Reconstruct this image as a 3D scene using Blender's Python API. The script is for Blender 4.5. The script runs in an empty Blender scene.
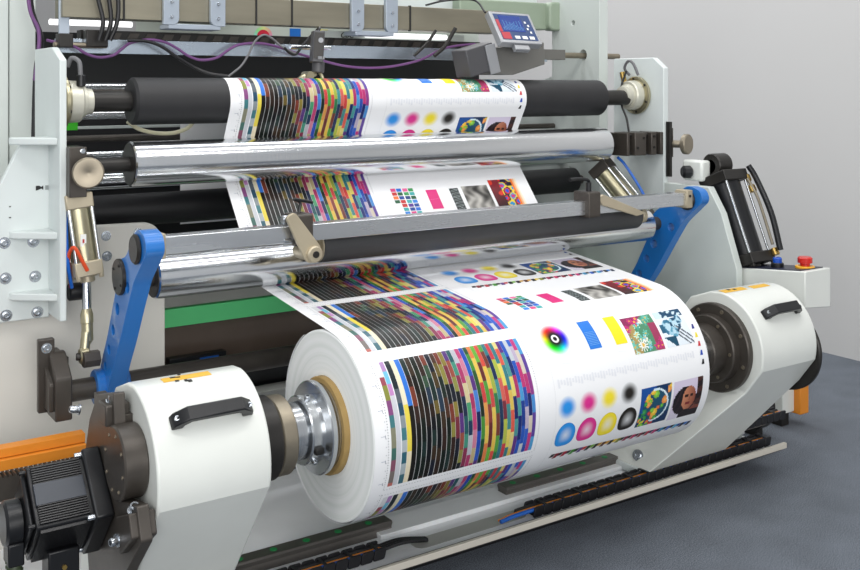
import bpy, bmesh, math, random
from mathutils import Vector, Matrix
random.seed(7)
SC = bpy.context.scene
COL = SC.collection
PI = math.pi
V = Vector

# ------------------------------------------------------------------ colours and materials
def lin(c):
    return tuple(x/12.92 if x <= .04045 else ((x+.055)/1.055)**2.4 for x in c)
def hx(h):
    h = h.lstrip('#')
    return lin(tuple(int(h[i:i+2], 16)/255 for i in (0, 2, 4)))
MATS = {}
def mat(name, col, rough=.5, metal=0., var=0., vscale=8., bump=0., bscale=60., coat=0., stretch=(1, 1, 1), rvar=0.):
    if name in MATS: return MATS[name]
    m = bpy.data.materials.new(name); m.use_nodes = True
    nt = m.node_tree; n = nt.nodes; b = n['Principled BSDF']
    c = hx(col) if isinstance(col, str) else col
    b.inputs['Base Color'].default_value = (*c, 1)
    b.inputs['Roughness'].default_value = rough
    b.inputs['Metallic'].default_value = metal
    if coat: b.inputs['Coat Weight'].default_value = coat
    tc = n.new('ShaderNodeTexCoord'); mp = n.new('ShaderNodeMapping'); mp.inputs['Scale'].default_value = stretch
    nt.links.new(tc.outputs['Object'], mp.inputs['Vector'])
    no = n.new('ShaderNodeTexNoise'); no.inputs['Scale'].default_value = vscale; no.inputs['Detail'].default_value = 4
    nt.links.new(mp.outputs[0], no.inputs['Vector'])
    if var:
        r = n.new('ShaderNodeValToRGB')
        r.color_ramp.elements[0].position = .3; r.color_ramp.elements[1].position = .7
        r.color_ramp.elements[0].color = (*[x*(1-var) for x in c], 1)
        r.color_ramp.elements[1].color = (*[min(1, x*(1+var)) for x in c], 1)
        nt.links.new(no.outputs['Fac'], r.inputs[0]); nt.links.new(r.outputs[0], b.inputs['Base Color'])
    if rvar:
        mr = n.new('ShaderNodeMapRange'); mr.inputs['To Min'].default_value = max(0, rough-rvar); mr.inputs['To Max'].default_value = rough+rvar
        nt.links.new(no.outputs['Fac'], mr.inputs['Value']); nt.links.new(mr.outputs[0], b.inputs['Roughness'])
    if bump:
        n2 = n.new('ShaderNodeTexNoise'); n2.inputs['Scale'].default_value = bscale; n2.inputs['Detail'].default_value = 3
        nt.links.new(mp.outputs[0], n2.inputs['Vector'])
        bp = n.new('ShaderNodeBump'); bp.inputs['Strength'].default_value = bump; bp.inputs['Distance'].default_value = .002
        nt.links.new(n2.outputs['Fac'], bp.inputs['Height']); nt.links.new(bp.outputs[0], b.inputs['Normal'])
    MATS[name] = m
    return m

M_white = mat('white_enamel', '#dde0db', .32, var=.03, vscale=5, coat=.2)
M_white2 = mat('cool_white_enamel', '#d3dad9', .38, var=.04, vscale=6)
M_frame = mat('frame_enamel', '#c9d0cc', .42, var=.03, vscale=3)
M_beige = mat('panel_enamel', '#cfcdc6', .4, var=.05, vscale=2.5)
M_steelplate = mat('steel_panel', '#b9b9b4', .36, .35, var=.08, vscale=3, stretch=(1, 1, .25), rvar=.08)
M_rubber = mat('black_rubber', '#232325', .55, var=.12, vscale=14)
M_rubber2 = mat('grey_rubber', '#38393b', .5, var=.08, vscale=9)
M_black = mat('black_anodised', '#2a2826', .38, .3, var=.12, vscale=20)
M_burn = mat('burnished_steel', '#4a4540', .38, .4, var=.15, vscale=18)
M_motor = mat('motor_black', '#17181b', .35, .15)
M_motorpanel = mat('motor_panel', '#1f2733', .3, .1)
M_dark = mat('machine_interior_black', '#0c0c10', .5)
M_brown = mat('dark_bronze_panel', '#7a6b60', .25, .1, var=.2, vscale=2)
M_chrome = mat('polished_steel', '#d4d7da', .14, 1., rvar=.05, vscale=30, stretch=(1, .2, .2))
M_chuck = mat('turned_steel', '#c4c7ca', .22, .95, rvar=.08, vscale=90, stretch=(1, .05, .05))
M_brushed = mat('turned_aluminium', '#e2e4e6', .17, 1., rvar=.06, vscale=160, stretch=(1, .02, .02), bump=.10, bscale=420)
def add_grooves(m, pitch, depth=.7):
    """fine turned rings along the roller axis, cut into the metal"""
    nt = m.node_tree; n = nt.nodes; b = n['Principled BSDF']
    tc = n.new('ShaderNodeTexCoord'); sp = n.new('ShaderNodeSeparateXYZ'); nt.links.new(tc.outputs['Object'], sp.inputs[0])
    def M(op, a, v=None):
        q = n.new('ShaderNodeMath'); q.operation = op; nt.links.new(a, q.inputs[0])
        if v is not None: q.inputs[1].default_value = v
        return q.outputs[0]
    fr = M('LESS_THAN', M('FRACT', M('MULTIPLY', sp.outputs['X'], 1/pitch)), .05)
    at = n.new('ShaderNodeMath'); at.operation = 'ARCTAN2'; nt.links.new(sp.outputs['Y'], at.inputs[0]); nt.links.new(sp.outputs['Z'], at.inputs[1])
    fa = M('LESS_THAN', M('FRACT', M('MULTIPLY', at.outputs[0], 14/(2*PI))), .04)
    mx = n.new('ShaderNodeMath'); mx.operation = 'MAXIMUM'; nt.links.new(fr, mx.inputs[0]); nt.links.new(fa, mx.inputs[1])
    old = b.inputs['Roughness'].links[0].from_socket
    ad = n.new('ShaderNodeMath'); ad.operation = 'MULTIPLY_ADD'; nt.links.new(mx.outputs[0], ad.inputs[0]); ad.inputs[1].default_value = .06; nt.links.new(old, ad.inputs[2])
    nt.links.new(ad.outputs[0], b.inputs['Roughness'])
add_grooves(M_brushed, .034)
M_alu = mat('brushed_aluminium', '#d2d5d8', .26, .92, rvar=.1, vscale=40, stretch=(.1, 1, 1))
M_alu2 = mat('blue_grey_aluminium', '#aeb8c4', .38, .5, var=.05)
M_beam = mat('milled_beam', '#8d8878', .42, .55, var=.12, vscale=6, stretch=(.5, 1, 3))
M_zinc = mat('yellow_zinc', '#b5ae92', .32, .85, var=.1, vscale=12)
M_hub = mat('cream_hub', '#cfcdbf', .35, .35, var=.04)
M_nickel = mat('satin_nickel', '#968d7d', .42, .85, var=.08, vscale=20)
M_tan = mat('tan_clamp', '#b6ab94', .42, .45, var=.08)
M_blue = mat('blue_enamel', '#1f6fbe', .34, var=.05, coat=.3)
M_orange = mat('orange_enamel', '#e08a28', .45, var=.05)
M_green = mat('green_enamel', '#70f09a', .45)
M_limeg = mat('bright_green_panel', '#3fd21c', .5)
M_palegreen = mat('pale_green_enamel', '#93a18e', .45, var=.04)
M_screw = mat('zinc_screw', '#b9bec4', .25, .95)
M_socket = mat('screw_socket', '#232323', .5, .5)
M_core = mat('cardboard_core', '#9a7f4c', .7, var=.12, vscale=30)
M_deck = mat('deck_steel', '#e8eaec', .3, .0, var=.07, vscale=3, rvar=.07)
M_lip = mat('painted_lip', '#cfc9bd', .45)
M_rail = mat('guide_rail', '#6e6a66', .35, .7, var=.08)
M_greenplug = mat('green_plug', '#1c8b4a', .45)
M_chain = mat('chain_plastic', '#1b1b1f', .5)
M_purple = mat('purple_cable', '#6d4478', .5)
M_bcable = mat('black_cable', '#17171a', .45)
M_gcable = mat('grey_cable', '#6d6d70', .45)
M_wcable = mat('cream_hose', '#c9c5a8', .4)
M_bluehose = mat('blue_hose', '#1d62c0', .3)
M_redhose = mat('red_hose', '#d2491f', .35)
M_olive = mat('olive_conduit', '#3b4630', .5)
M_yellow = mat('yellow_label', '#e2b13a', .5)
M_ink = mat('label_ink', '#1c1c1c', .6)
M_faintink = mat('faint_label_ink', '#8d9493', .6)
M_brass = mat('brass', '#c0a05c', .28, .95)
M_red = mat('red_plastic', '#c4241c', .3)
M_yplastic = mat('yellow_plastic', '#e6a91e', .35)
M_bplastic = mat('blue_plastic', '#1b4fb4', .3)
M_instr = mat('instrument_grey', '#72716d', .4, .25, var=.04)
M_instr2 = mat('instrument_dark_grey', '#4f4f52', .45, .2)
M_silverface = mat('silver_plate', '#a2a4a8', .35, .5)
M_maroon = mat('maroon_wiper', '#6b2a25', .5)
M_labelw = mat('white_sticker', '#ecece8', .5)
M_redink = mat('red_ink', '#b33a3a', .5)

# paper with a faint ring pattern is built on its own below
def mat_paper_side():
    m = bpy.data.materials.new('paper_edges'); m.use_nodes = True; MATS['paper_edges'] = m
    nt = m.node_tree; n = nt.nodes; b = n['Principled BSDF']; b.inputs['Roughness'].default_value = .62
    tc = n.new('ShaderNodeTexCoord'); sp = n.new('ShaderNodeSeparateXYZ'); nt.links.new(tc.outputs['Object'], sp.inputs[0])
    cb = n.new('ShaderNodeCombineXYZ'); nt.links.new(sp.outputs['Y'], cb.inputs['Y']); nt.links.new(sp.outputs['Z'], cb.inputs['Z'])
    ln = n.new('ShaderNodeVectorMath'); ln.operation = 'LENGTH'; nt.links.new(cb.outputs[0], ln.inputs[0])
    no = n.new('ShaderNodeTexNoise'); no.noise_dimensions = '1D'; no.inputs['Scale'].default_value = 70; no.inputs['Detail'].default_value = 5
    nt.links.new(ln.outputs['Value'], no.inputs['W'])
    r = n.new('ShaderNodeValToRGB'); r.color_ramp.elements[0].position = .3; r.color_ramp.elements[1].position = .62
    r.color_ramp.elements[0].color = (*hx('#e6eae7'), 1); r.color_ramp.elements[1].color = (*hx('#f1f3f2'), 1)
    nt.links.new(no.outputs['Fac'], r.inputs[0]); nt.links.new(r.outputs[0], b.inputs['Base Color'])
    bp = n.new('ShaderNodeBump'); bp.inputs['Strength'].default_value = .08; bp.inputs['Distance'].default_value = .0003
    nt.links.new(no.outputs['Fac'], bp.inputs['Height']); nt.links.new(bp.outputs[0], b.inputs['Normal'])
    return m
M_paperside = mat_paper_side()
M_paper = mat('paper', '#eff0f2', .32, var=.01, vscale=3)
def mat_ink():
    m = bpy.data.materials.new('printing_ink'); m.use_nodes = True
    nt = m.node_tree; b = nt.nodes['Principled BSDF']; b.inputs['Roughness'].default_value = .34
    b.inputs['Specular IOR Level'].default_value = .3
    a = nt.nodes.new('ShaderNodeVertexColor'); a.layer_name = 'Col'
    nt.links.new(a.outputs['Color'], b.inputs['Base Color'])
    return m
M_print = mat_ink()

# ------------------------------------------------------------------ mesh helpers
def newbm(): return bmesh.new()
def add_box(bm, x0, x1, y0, y1, z0, z1, rot=None, piv=None):
    vs = [bm.verts.new((x, y, z)) for x in (x0, x1) for y in (y0, y1) for z in (z0, z1)]
    for f in ((0, 1, 3, 2), (4, 6, 7, 5), (0, 4, 5, 1), (2, 3, 7, 6), (0, 2, 6, 4), (1, 5, 7, 3)):
        bm.faces.new([vs[i] for i in f])
    if rot is not None:
        c = V(piv) if piv is not None else V(((x0+x1)/2, (y0+y1)/2, (z0+z1)/2))
        for v in vs: v.co = c + rot @ (v.co-c)
    return vs
def frame_of(d):
    d = V(d).normalized()
    up = V((0, 0, 1)) if abs(d.z) < .95 else V((1, 0, 0))
    a = d.cross(up).normalized(); b = a.cross(d).normalized()
    return d, a, b
def add_lathe(bm, p, d, prof, n=40):
    """prof: list of (t along d, radius) ; closed where the radius is 0"""
    p = V(p); d, a, b = frame_of(d)
    rings = []
    for t, r in prof:
        if r < 1e-6: rings.append([bm.verts.new(p+d*t)])
        else: rings.append([bm.verts.new(p+d*t+(a*math.cos(2*PI*i/n)+b*math.sin(2*PI*i/n))*r) for i in range(n)])
    for A, B in zip(rings, rings[1:]):
        for i in range(n):
            j = (i+1) % n
            if len(A) == 1 and len(B) == 1: continue
            if len(A) == 1: bm.faces.new([A[0], B[i], B[j]])
            elif len(B) == 1: bm.faces.new([A[i], B[0], A[j]])
            else: bm.faces.new([A[i], B[i], B[j], A[j]])
def add_cyl(bm, p0, p1, r, n=32, ch=.0):
    p0, p1 = V(p0), V(p1); L = (p1-p0).length
    if ch: pr = [(0, 0), (0, r-ch), (ch, r), (L-ch, r), (L, r-ch), (L, 0)]
    else: pr = [(0, 0), (0, r), (L, r), (L, 0)]
    add_lathe(bm, p0, p1-p0, pr, n)
def add_prism(bm, pts, axis, a, b):
    """polygon pts in the two other axes extruded along axis from a to b"""
    def mk(t, p):
        if axis == 'x': return (t, p[0], p[1])
        if axis == 'y': return (p[0], t, p[1])
        return (p[0], p[1], t)
    A = [bm.verts.new(mk(a, p)) for p in pts]; B = [bm.verts.new(mk(b, p)) for p in pts]
    bm.faces.new(A); bm.faces.new(B[::-1])
    for i in range(len(pts)):
        j = (i+1) % len(pts)
        bm.faces.new([A[i], B[i], B[j], A[j]])
def add_prism_holes(bm, pts, holes, a, b, n=20):
    """YZ plate with round holes, extruded in x; made by bridging the outline to the holes with triangle fill"""
    tmp = bmesh.new()
    es = []
    def loop(ps):
        vs = [tmp.verts.new((a, p[0], p[1])) for p in ps]
        for i in range(len(vs)): es.append(tmp.edges.new((vs[i], vs[(i+1) % len(vs)])))
    loops = [pts]+[[(c[0]+c[2]*math.cos(2*PI*i/n), c[1]+c[2]*math.sin(2*PI*i/n)) for i in range(n)] for c in holes]
    for l in loops: loop(l)
    bmesh.ops.triangle_fill(tmp, use_beauty=True, use_dissolve=False, edges=es)
    for x, fl in ((a, False), (b, True)):
        mp = {v: bm.verts.new((x, v.co.y, v.co.z)) for v in tmp.verts}
        for f in tmp.faces:
            q = [mp[v] for v in f.verts]
            bm.faces.new(q[::-1] if fl else q)
    tmp.free()
    for l in loops:
        A = [bm.verts.new((a, p[0], p[1])) for p in l]; B = [bm.verts.new((b, p[0], p[1])) for p in l]
        for i in range(len(l)):
            j = (i+1) % len(l); bm.faces.new([A[i], B[i], B[j], A[j]])
    bmesh.ops.remove_doubles(bm, verts=bm.verts, dist=1e-5)
def catmull(P, k=8):
    P = [V(p) for p in P]; out = []
    Q = [P[0]*2-P[1]]+P+[P[-1]*2-P[-2]]
    for i in range(1, len(Q)-2):
        for j in range(k):
            t = j/k
            out.append(.5*((2*Q[i])+(Q[i+1]-Q[i-1])*t+(2*Q[i-1]-5*Q[i]+4*Q[i+1]-Q[i+2])*t*t+(3*Q[i]-Q[i-1]-3*Q[i+1]+Q[i+2])*t**3))
    out.append(P[-1]); return out
def add_tube(bm, P, r, n=10, smooth=True, k=8):
    pts = catmull(P, k) if smooth else [V(p) for p in P]
    rings = []; a = None
    for i, p in enumerate(pts):
        d = (pts[min(i+1, len(pts)-1)]-pts[max(i-1, 0)]).normalized()
        if a is None: _, a, _ = frame_of(d)
        a = (a-d*a.dot(d)).normalized(); b = d.cross(a)
        rings.append([bm.verts.new(p+(a*math.cos(2*PI*j/n)+b*math.sin(2*PI*j/n))*r) for j in range(n)])
    for A, B in zip(rings, rings[1:]):
        for i in range(n):
            j = (i+1) % n; bm.faces.new([A[i], B[i], B[j], A[j]])
    bm.faces.new(rings[0][::-1]); bm.faces.new(rings[-1])
def rcorner(pts, r, n=5):
    """round polygon corners (2-D)"""
    out = []
    N = len(pts)
    for i in range(N):
        p0, p1, p2 = V(pts[i-1]), V(pts[i]), V(pts[(i+1) % N])
        rr = r[i] if isinstance(r, (list, tuple)) else r
        if rr <= 0: out.append(tuple(p1)); continue
        a = (p0-p1); b = (p2-p1); m = min(rr, a.length*.48, b.length*.48)
        a = p1+a.normalized()*m; b = p1+b.normalized()*m
        for k in range(n+1):
            t = k/n; out.append(tuple((1-t)**2*a+2*t*(1-t)*p1+t*t*b))
    return out
def root(o):
    while o.parent: o = o.parent
    return o
def obj(name, bm, m, parent=None, bevel=0., smooth=True, segs=2, angle=35, label=None, recalc=True):
    if recalc: bmesh.ops.recalc_face_normals(bm, faces=bm.faces)
    if parent is not None:
        off = root(parent).location
        for v in bm.verts: v.co -= off
    me = bpy.data.meshes.new(name); bm.to_mesh(me); bm.free()
    for x in (m if isinstance(m, (list, tuple)) else [m]): me.materials.append(x)
    o = bpy.data.objects.new(name, me); COL.objects.link(o)
    if parent is not None: o.parent = parent
    if smooth:
        for p in me.polygons: p.use_smooth = True
        me.set_sharp_from_angle(angle=math.radians(angle))
    if bevel:
        md = o.modifiers.new('bevel', 'BEVEL'); md.width = bevel; md.segments = segs; md.limit_method = 'ANGLE'; md.angle_limit = math.radians(40)
        md.harden_normals = False
    if label: o['label'] = label
    return o
def tag(o, label, cat, group=None):
    o['label'] = label; o['category'] = cat
    if group: o['group'] = group
    return o
def thing(name, label, cat, loc=(0, 0, 0), group=None):
    o = bpy.data.objects.new(name, None); COL.objects.link(o); o.location = loc; o.empty_display_size = .05
    return tag(o, label, cat, group)
def struct(o):
    o['kind'] = 'structure'; return o
def bx(name, m, parent, *c, bevel=.002, **k):
    bm = newbm(); add_box(bm, *c); return obj(name, bm, m, parent, bevel=bevel, **k)
def cy(name, m, parent, p0, p1, r, n=40, ch=.002, **k):
    bm = newbm(); add_cyl(bm, p0, p1, r, n, ch); return obj(name, bm, m, parent, **k)
def screw(parent, p, d, r=.008, h=.008, washer=True, name='bolt', m=None):
    """socket-head screw with a washer, standing out of p along d"""
    bm = newbm(); p = V(p); d = V(d).normalized()
    pr = [(-.002, 0)]
    if washer: pr += [(-.002, r*1.5), (.0015, r*1.5), (.0015, r)]
    else: pr += [(-.002, r)]
    pr += [(h*.85, r), (h, r*.85), (h, r*.55), (h*.35, r*.5), (h*.35, 0)]
    add_lathe(bm, p, d, pr, 16)
    return obj(name, bm, m or M_screw, parent, angle=30)
def hexagon(c, r, ph=0):
    return [(c[0]+r*math.cos(ph+i*PI/3), c[1]+r*math.sin(ph+i*PI/3)) for i in range(6)]

# ================================================================== SETTING
bm = newbm(); add_box(bm, -6, 3.6, -6, 8.5, -.02, 0)
def mat_carpet():
    m = bpy.data.materials.new('carpet'); m.use_nodes = True; nt = m.node_tree; n = nt.nodes; b = n['Principled BSDF']
    b.inputs['Roughness'].default_value = .95
    tc = n.new('ShaderNodeTexCoord')
    n1 = n.new('ShaderNodeTexNoise'); n1.inputs['Scale'].default_value = 260; n1.inputs['Detail'].default_value = 3
    n2 = n.new('ShaderNodeTexNoise'); n2.inputs['Scale'].default_value = 6; n2.inputs['Detail'].default_value = 5
    for q in (n1, n2): nt.links.new(tc.outputs['Object'], q.inputs['Vector'])
    r = n.new('ShaderNodeValToRGB'); r.color_ramp.elements[0].position = .32; r.color_ramp.elements[1].position = .7
    r.color_ramp.elements[0].color = (*hx('#34383e'), 1); r.color_ramp.elements[1].color = (*hx('#858d98'), 1)
    mx = n.new('ShaderNodeMix'); mx.data_type = 'FLOAT'; mx.inputs[0].default_value = .15
    nt.links.new(n1.outputs['Fac'], mx.inputs[2]); nt.links.new(n2.outputs['Fac'], mx.inputs[3])
    nt.links.new(mx.outputs[0], r.inputs[0]); nt.links.new(r.outputs[0], b.inputs['Base Color'])
    bp = n.new('ShaderNodeBump'); bp.inputs['Strength'].default_value = .6; bp.inputs['Distance'].default_value = .004
    nt.links.new(n1.outputs['Fac'], bp.inputs['Height']); nt.links.new(bp.outputs[0], b.inputs['Normal'])
    return m
struct(obj('floor', bm, mat_carpet(), smooth=False))
M_wall = mat('wall_paint', '#c8c7c6', .75, var=.01, vscale=.7)
bm = newbm(); add_box(bm, 3.6, 3.72, -6, 8.5, 0, 4.5)
w = struct(obj('wall_right', bm, M_wall, smooth=False))
bm = newbm(); add_box(bm, -6, 3.72, 8.5, 8.62, 0, 4.5)
struct(obj('wall_back', bm, M_wall, smooth=False))

# ================================================================== THE PAPER PATH
def tang(c1, r1, o1, c2, r2, o2):
    D = (c2[0]-c1[0], c2[1]-c1[1]); m = math.hypot(*D); a = math.atan2(D[1], D[0])
    b = a+math.asin((o1*r1-o2*r2)/m); n = (math.sin(b), -math.cos(b))
    return (c1[0]+o1*r1*n[0], c1[1]+o1*r1*n[1]), (c2[0]+o2*r2*n[0], c2[1]+o2*r2*n[1])
CI = [((1.06, 1.43), .04, 1), ((.72, 1.405), .074, 1), ((.66, 1.215), .0695, -1), ((.42, .912), .0625, -1), ((0, .55), .251, 1)]
def web_path():
    pts = []; t = [tang(*CI[i], *CI[i+1]) for i in range(4)]
    pts += [(1.10, .96), (1.10, 1.43)]
    pts += [(1.06+.04*math.cos(a_), 1.43+.04*math.sin(a_)) for a_ in (.4, .8, 1.2)]
    pts.append(t[0][0]); i0 = 0
    for i in range(1, 5):
        c, r, o = CI[i]; p = t[i-1][1]; a0 = math.atan2(p[1]-c[1], p[0]-c[0])
        if i < 4:
            q = t[i][0]; a1 = math.atan2(q[1]-c[1], q[0]-c[0])
            while o > 0 and a1 < a0: a1 += 2*PI
            while o < 0 and a1 > a0: a1 -= 2*PI
        else: a1 = a0+5.6
        n = max(2, int(abs(a1-a0)/math.radians(4)))
        for k in range(n+1):
            a = a0+(a1-a0)*k/n; pts.append((c[0]+r*math.cos(a), c[1]+r*math.sin(a)))
        if i == 3: i0 = len(pts)-1
    S = [0]
    for a, b in zip(pts, pts[1:]): S.append(S[-1]+math.hypot(b[0]-a[0], b[1]-a[1]))
    off = S[i0]; S = [x-off for x in S]
    return pts, S
WP, WS = web_path()
def wpos(x, s, lift):
    lo, hi = 0, len(WS)-1
    s = min(max(s, WS[0]+1e-6), WS[-1]-1e-6)
    while hi-lo > 1:
        m = (lo+hi)//2
        if WS[m] <= s: lo = m
        else: hi = m
    a, b = WP[lo], WP[hi]; t = (s-WS[lo])/(WS[hi]-WS[lo])
    # smooth normal blended from neighbours
    def nrm(i):
        p, q = WP[max(i-1, 0)], WP[min(i+1, len(WP)-1)]
        d = V((q[0]-p[0], q[1]-p[1])).normalized(); return V((d.y, -d.x))
    n = (nrm(lo)*(1-t)+nrm(hi)*t).normalized()
    return V((x, a[0]+(b[0]-a[0])*t+n.x*lift, a[1]+(b[1]-a[1])*t+n.y*lift))
WBREAK = WS
PITCH = .72
def pbm():
    b = newbm(); b.loops.layers.float_color.new('Col'); return b
webbm = pbm(); CL = webbm.loops.layers.float_color['Col']
LIFT = .0006
def quad(x0, x1, s0, s1, c, c2=None, lift=LIFT, skew=0.):
    """a patch of ink from s0 to s1, broken where the path bends"""
    if s1 < WS[0] or s0 > 1.16: return
    cuts = [s0]+[b for b in WBREAK if s0+1e-4 < b < s1-1e-4]+[s1]
    for a, b in zip(cuts, cuts[1:]):
        ta, tb = (a-s0)/(s1-s0), (b-s0)/(s1-s0)
        P = [(x0+skew*ta, a), (x1+skew*ta, a), (x1+skew*tb, b), (x0+skew*tb, b)]
        f = webbm.faces.new([webbm.verts.new(wpos(x, s, lift)) for x, s in P]); f.material_index = 1
        for l, t in zip(f.loops, (ta, ta, tb, tb)):
            q = c if c2 is None else tuple(c[i]*(1-t)+c2[i]*t for i in range(3))
            l[CL] = (*q, 1)
def disc(cx, cs, rx, rs, colf, rings=8, n=32, shape=None, lift=LIFT):
    if cs-rs < WS[0] or cs+rs > 1.16: return
    pr = None
    for k in range(rings+1):
        t = k/rings; ring = []
        for i in range(n):
            a = 2*PI*i/n; m = shape(a) if shape else 1
            dx, ds = rx*t*m*math.cos(a), rs*t*m*math.sin(a)
            ring.append((wpos(cx+dx, cs+ds, lift), colf(t, a)))
        if pr:
            for i in range(n):
                j = (i+1) % n
                if k == 1: L = [pr[0], ring[i], ring[j]]
                else: L = [pr[i], ring[i], ring[j], pr[j]]
                f = webbm.faces.new([webbm.verts.new(q[0]) for q in L]); f.material_index = 1
                for l, q in zip(f.loops, L): l[CL] = (*q[1], 1)
        pr = ring
def picture(x0, x1, s0, s1, fn, nx, ns):
    for i in range(nx):
        for j in range(ns):
            u0, v0 = i/nx, j/ns
            quad(x0+(x1-x0)*u0, x0+(x1-x0)*(i+1)/nx, s0+(s1-s0)*v0, s0+(s1-s0)*(j+1)/ns, fn(u0+.5/nx, v0+.5/ns))
# ---- paper sheet itself
WX0, WX1 = 0.0, 1.22
prev = None
for i, s in enumerate(WS):
    row = [webbm.verts.new(wpos(x, s, 0)) for x in (WX0, WX1)]
    if prev:
        f = webbm.faces.new([prev[0], prev[1], row[1], row[0]]); f.material_index = 0
        for l in f.loops: l[CL] = (.9, .9, .9, 1)
    prev = row
# ---- chart blocks
H = hx
paperc = H('#eef0f2')
def mixc(a, b, t): return tuple(a[i]*(1-t)+b[i]*t for i in range(3))
fam = {  # column families of the vivid part
 'green': ['#3f9a2e', '#1d5c2a', '#6db32e', '#4aa23a', '#2c6b2b'],
 'warm': ['#e8c94a', '#e8743c', '#f0a046', '#e4553f', '#d8cf52'],
 'blue': ['#2157b8', '#3b8fd8', '#1f3f94', '#2f6fd0', '#15366f'],
 'pink': ['#d63a86', '#e05a92', '#b82f6b', '#e8d9b0', '#c9307a'],
 'teal': ['#3d8f94', '#2b6f80', '#5aa8a4', '#1f5560', '#79b7b0'],
 'pale': ['#c5cbd0', '#e2d5b8', '#a9c9c4', '#d7dde6', '#b7a8c6'],
 'violet': ['#7a4fa8', '#5a3a94', '#9a5ab0', '#402c7c', '#a23b8c'],
 'navy': ['#182a5a', '#203c7c', '#12204a', '#2b2f6a', '#1a4f86'],
 'maroon': ['#6b1f38', '#8a2c3c', '#a8323f', '#7a3a2e', '#94482e'],
 'olive': ['#8a8f33', '#b7b03a', '#6f7a2a', '#c9b53e', '#9fb03c'],
 'sky': ['#5ab4e0', '#3f9ee0', '#8ccbe6', '#4c7fd0', '#6f9fd8']}
vivid = [('green', 'green'), ('warm', 'yellow'), ('green', 'maroon'), ('warm', 'yellow'), ('teal', 'navy'), ('lime', 'maroon'), ('teal', 'navy'), ('red', 'yellow'), ('teal', 'violet'),
         ('blue', 'teal'), ('pink', 'pale'), ('navy', 'sky'), ('pink', 'pale'), ('sky', 'violet'), ('blue', 'violet')]
fam.update({'yellow': ['#ecd83a', '#f0e26a', '#e6c22c', '#e8da58', '#f2c848'], 'lime': ['#7cc22c', '#a6cc34', '#5cae2c', '#8cb83c', '#c2cc3c'], 'red': ['#e0463c', '#ea6a4a', '#d83a5a', '#f08248', '#c8323c']})
MIDCOLS = [['#4a2c1c', '#6a5a24', '#1c2a24'], ['#7a3424', '#8a8434', '#161c20'], ['#8a7a2c', '#7a2c3c', '#1a1f2c'], ['#5a3280', '#9a4a3a', '#8a8a3c', '#141a1e'], ['#1f5a60', '#3a8f78', '#8a2c50', '#1f2c4a'],
           ['#b8bac4', '#b0336a', '#cfc090', '#3f9a6a', '#1c3a5a'], ['#c23a76', '#cf7a98', '#bfae80', '#a82c60'], ['#1f4ab8', '#2458c0', '#5a3280', '#3f7fd0', '#16245c']]
VIVCOLS = [['#1d5230', '#3f8f2e', '#2a5a2c', '#1a2c20'], ['#e07a34', '#e6c23c', '#cc3a36', '#e0983c'], ['#62b02a', '#6a2c2c', '#4a9a2e', '#8a3a34'], ['#da4836', '#e6be32', '#cc403c', '#e2bf3c'], ['#52a034', '#7a3a30', '#a0b034', '#2c7a48'],
           ['#2b7a84', '#1a2f5a', '#3a8f90', '#1f3a5c'], ['#cc3242', '#b0bc34', '#d65e50', '#7a2c3c'], ['#2f7f88', '#e4d24c', '#cc3a36', '#3a8a8a'], ['#e2d27a', '#de5642', '#2f8088', '#dcbc44'], ['#623488', '#449898', '#e0d05c', '#1c2c6a'],
           ['#2458c0', '#1a2f78', '#b02a66', '#3f9a9a'], ['#c3ccd4', '#2458c0', '#3f9ad8', '#1f3f94'], ['#2c62cc', '#bdb0ca', '#c42c76', '#2a50b0'], ['#c83484', '#d8ccb8', '#c02e76', '#1c2c70'], ['#46a0da', '#6242a0', '#92348c', '#3f8ed8']]
darks = ['#15130f', '#241712', '#0f1a14', '#2c1d14', '#141a2a', '#1d2a1c', '#33201a', '#0e0f14', '#1a2f2c', '#3a2b1c']
mids = ['#4a3a1e', '#7a3524', '#244a34', '#5c4a3a', '#6b5a24', '#33503a', '#5a2430', '#23364a']
rs = random.Random(21)
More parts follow.
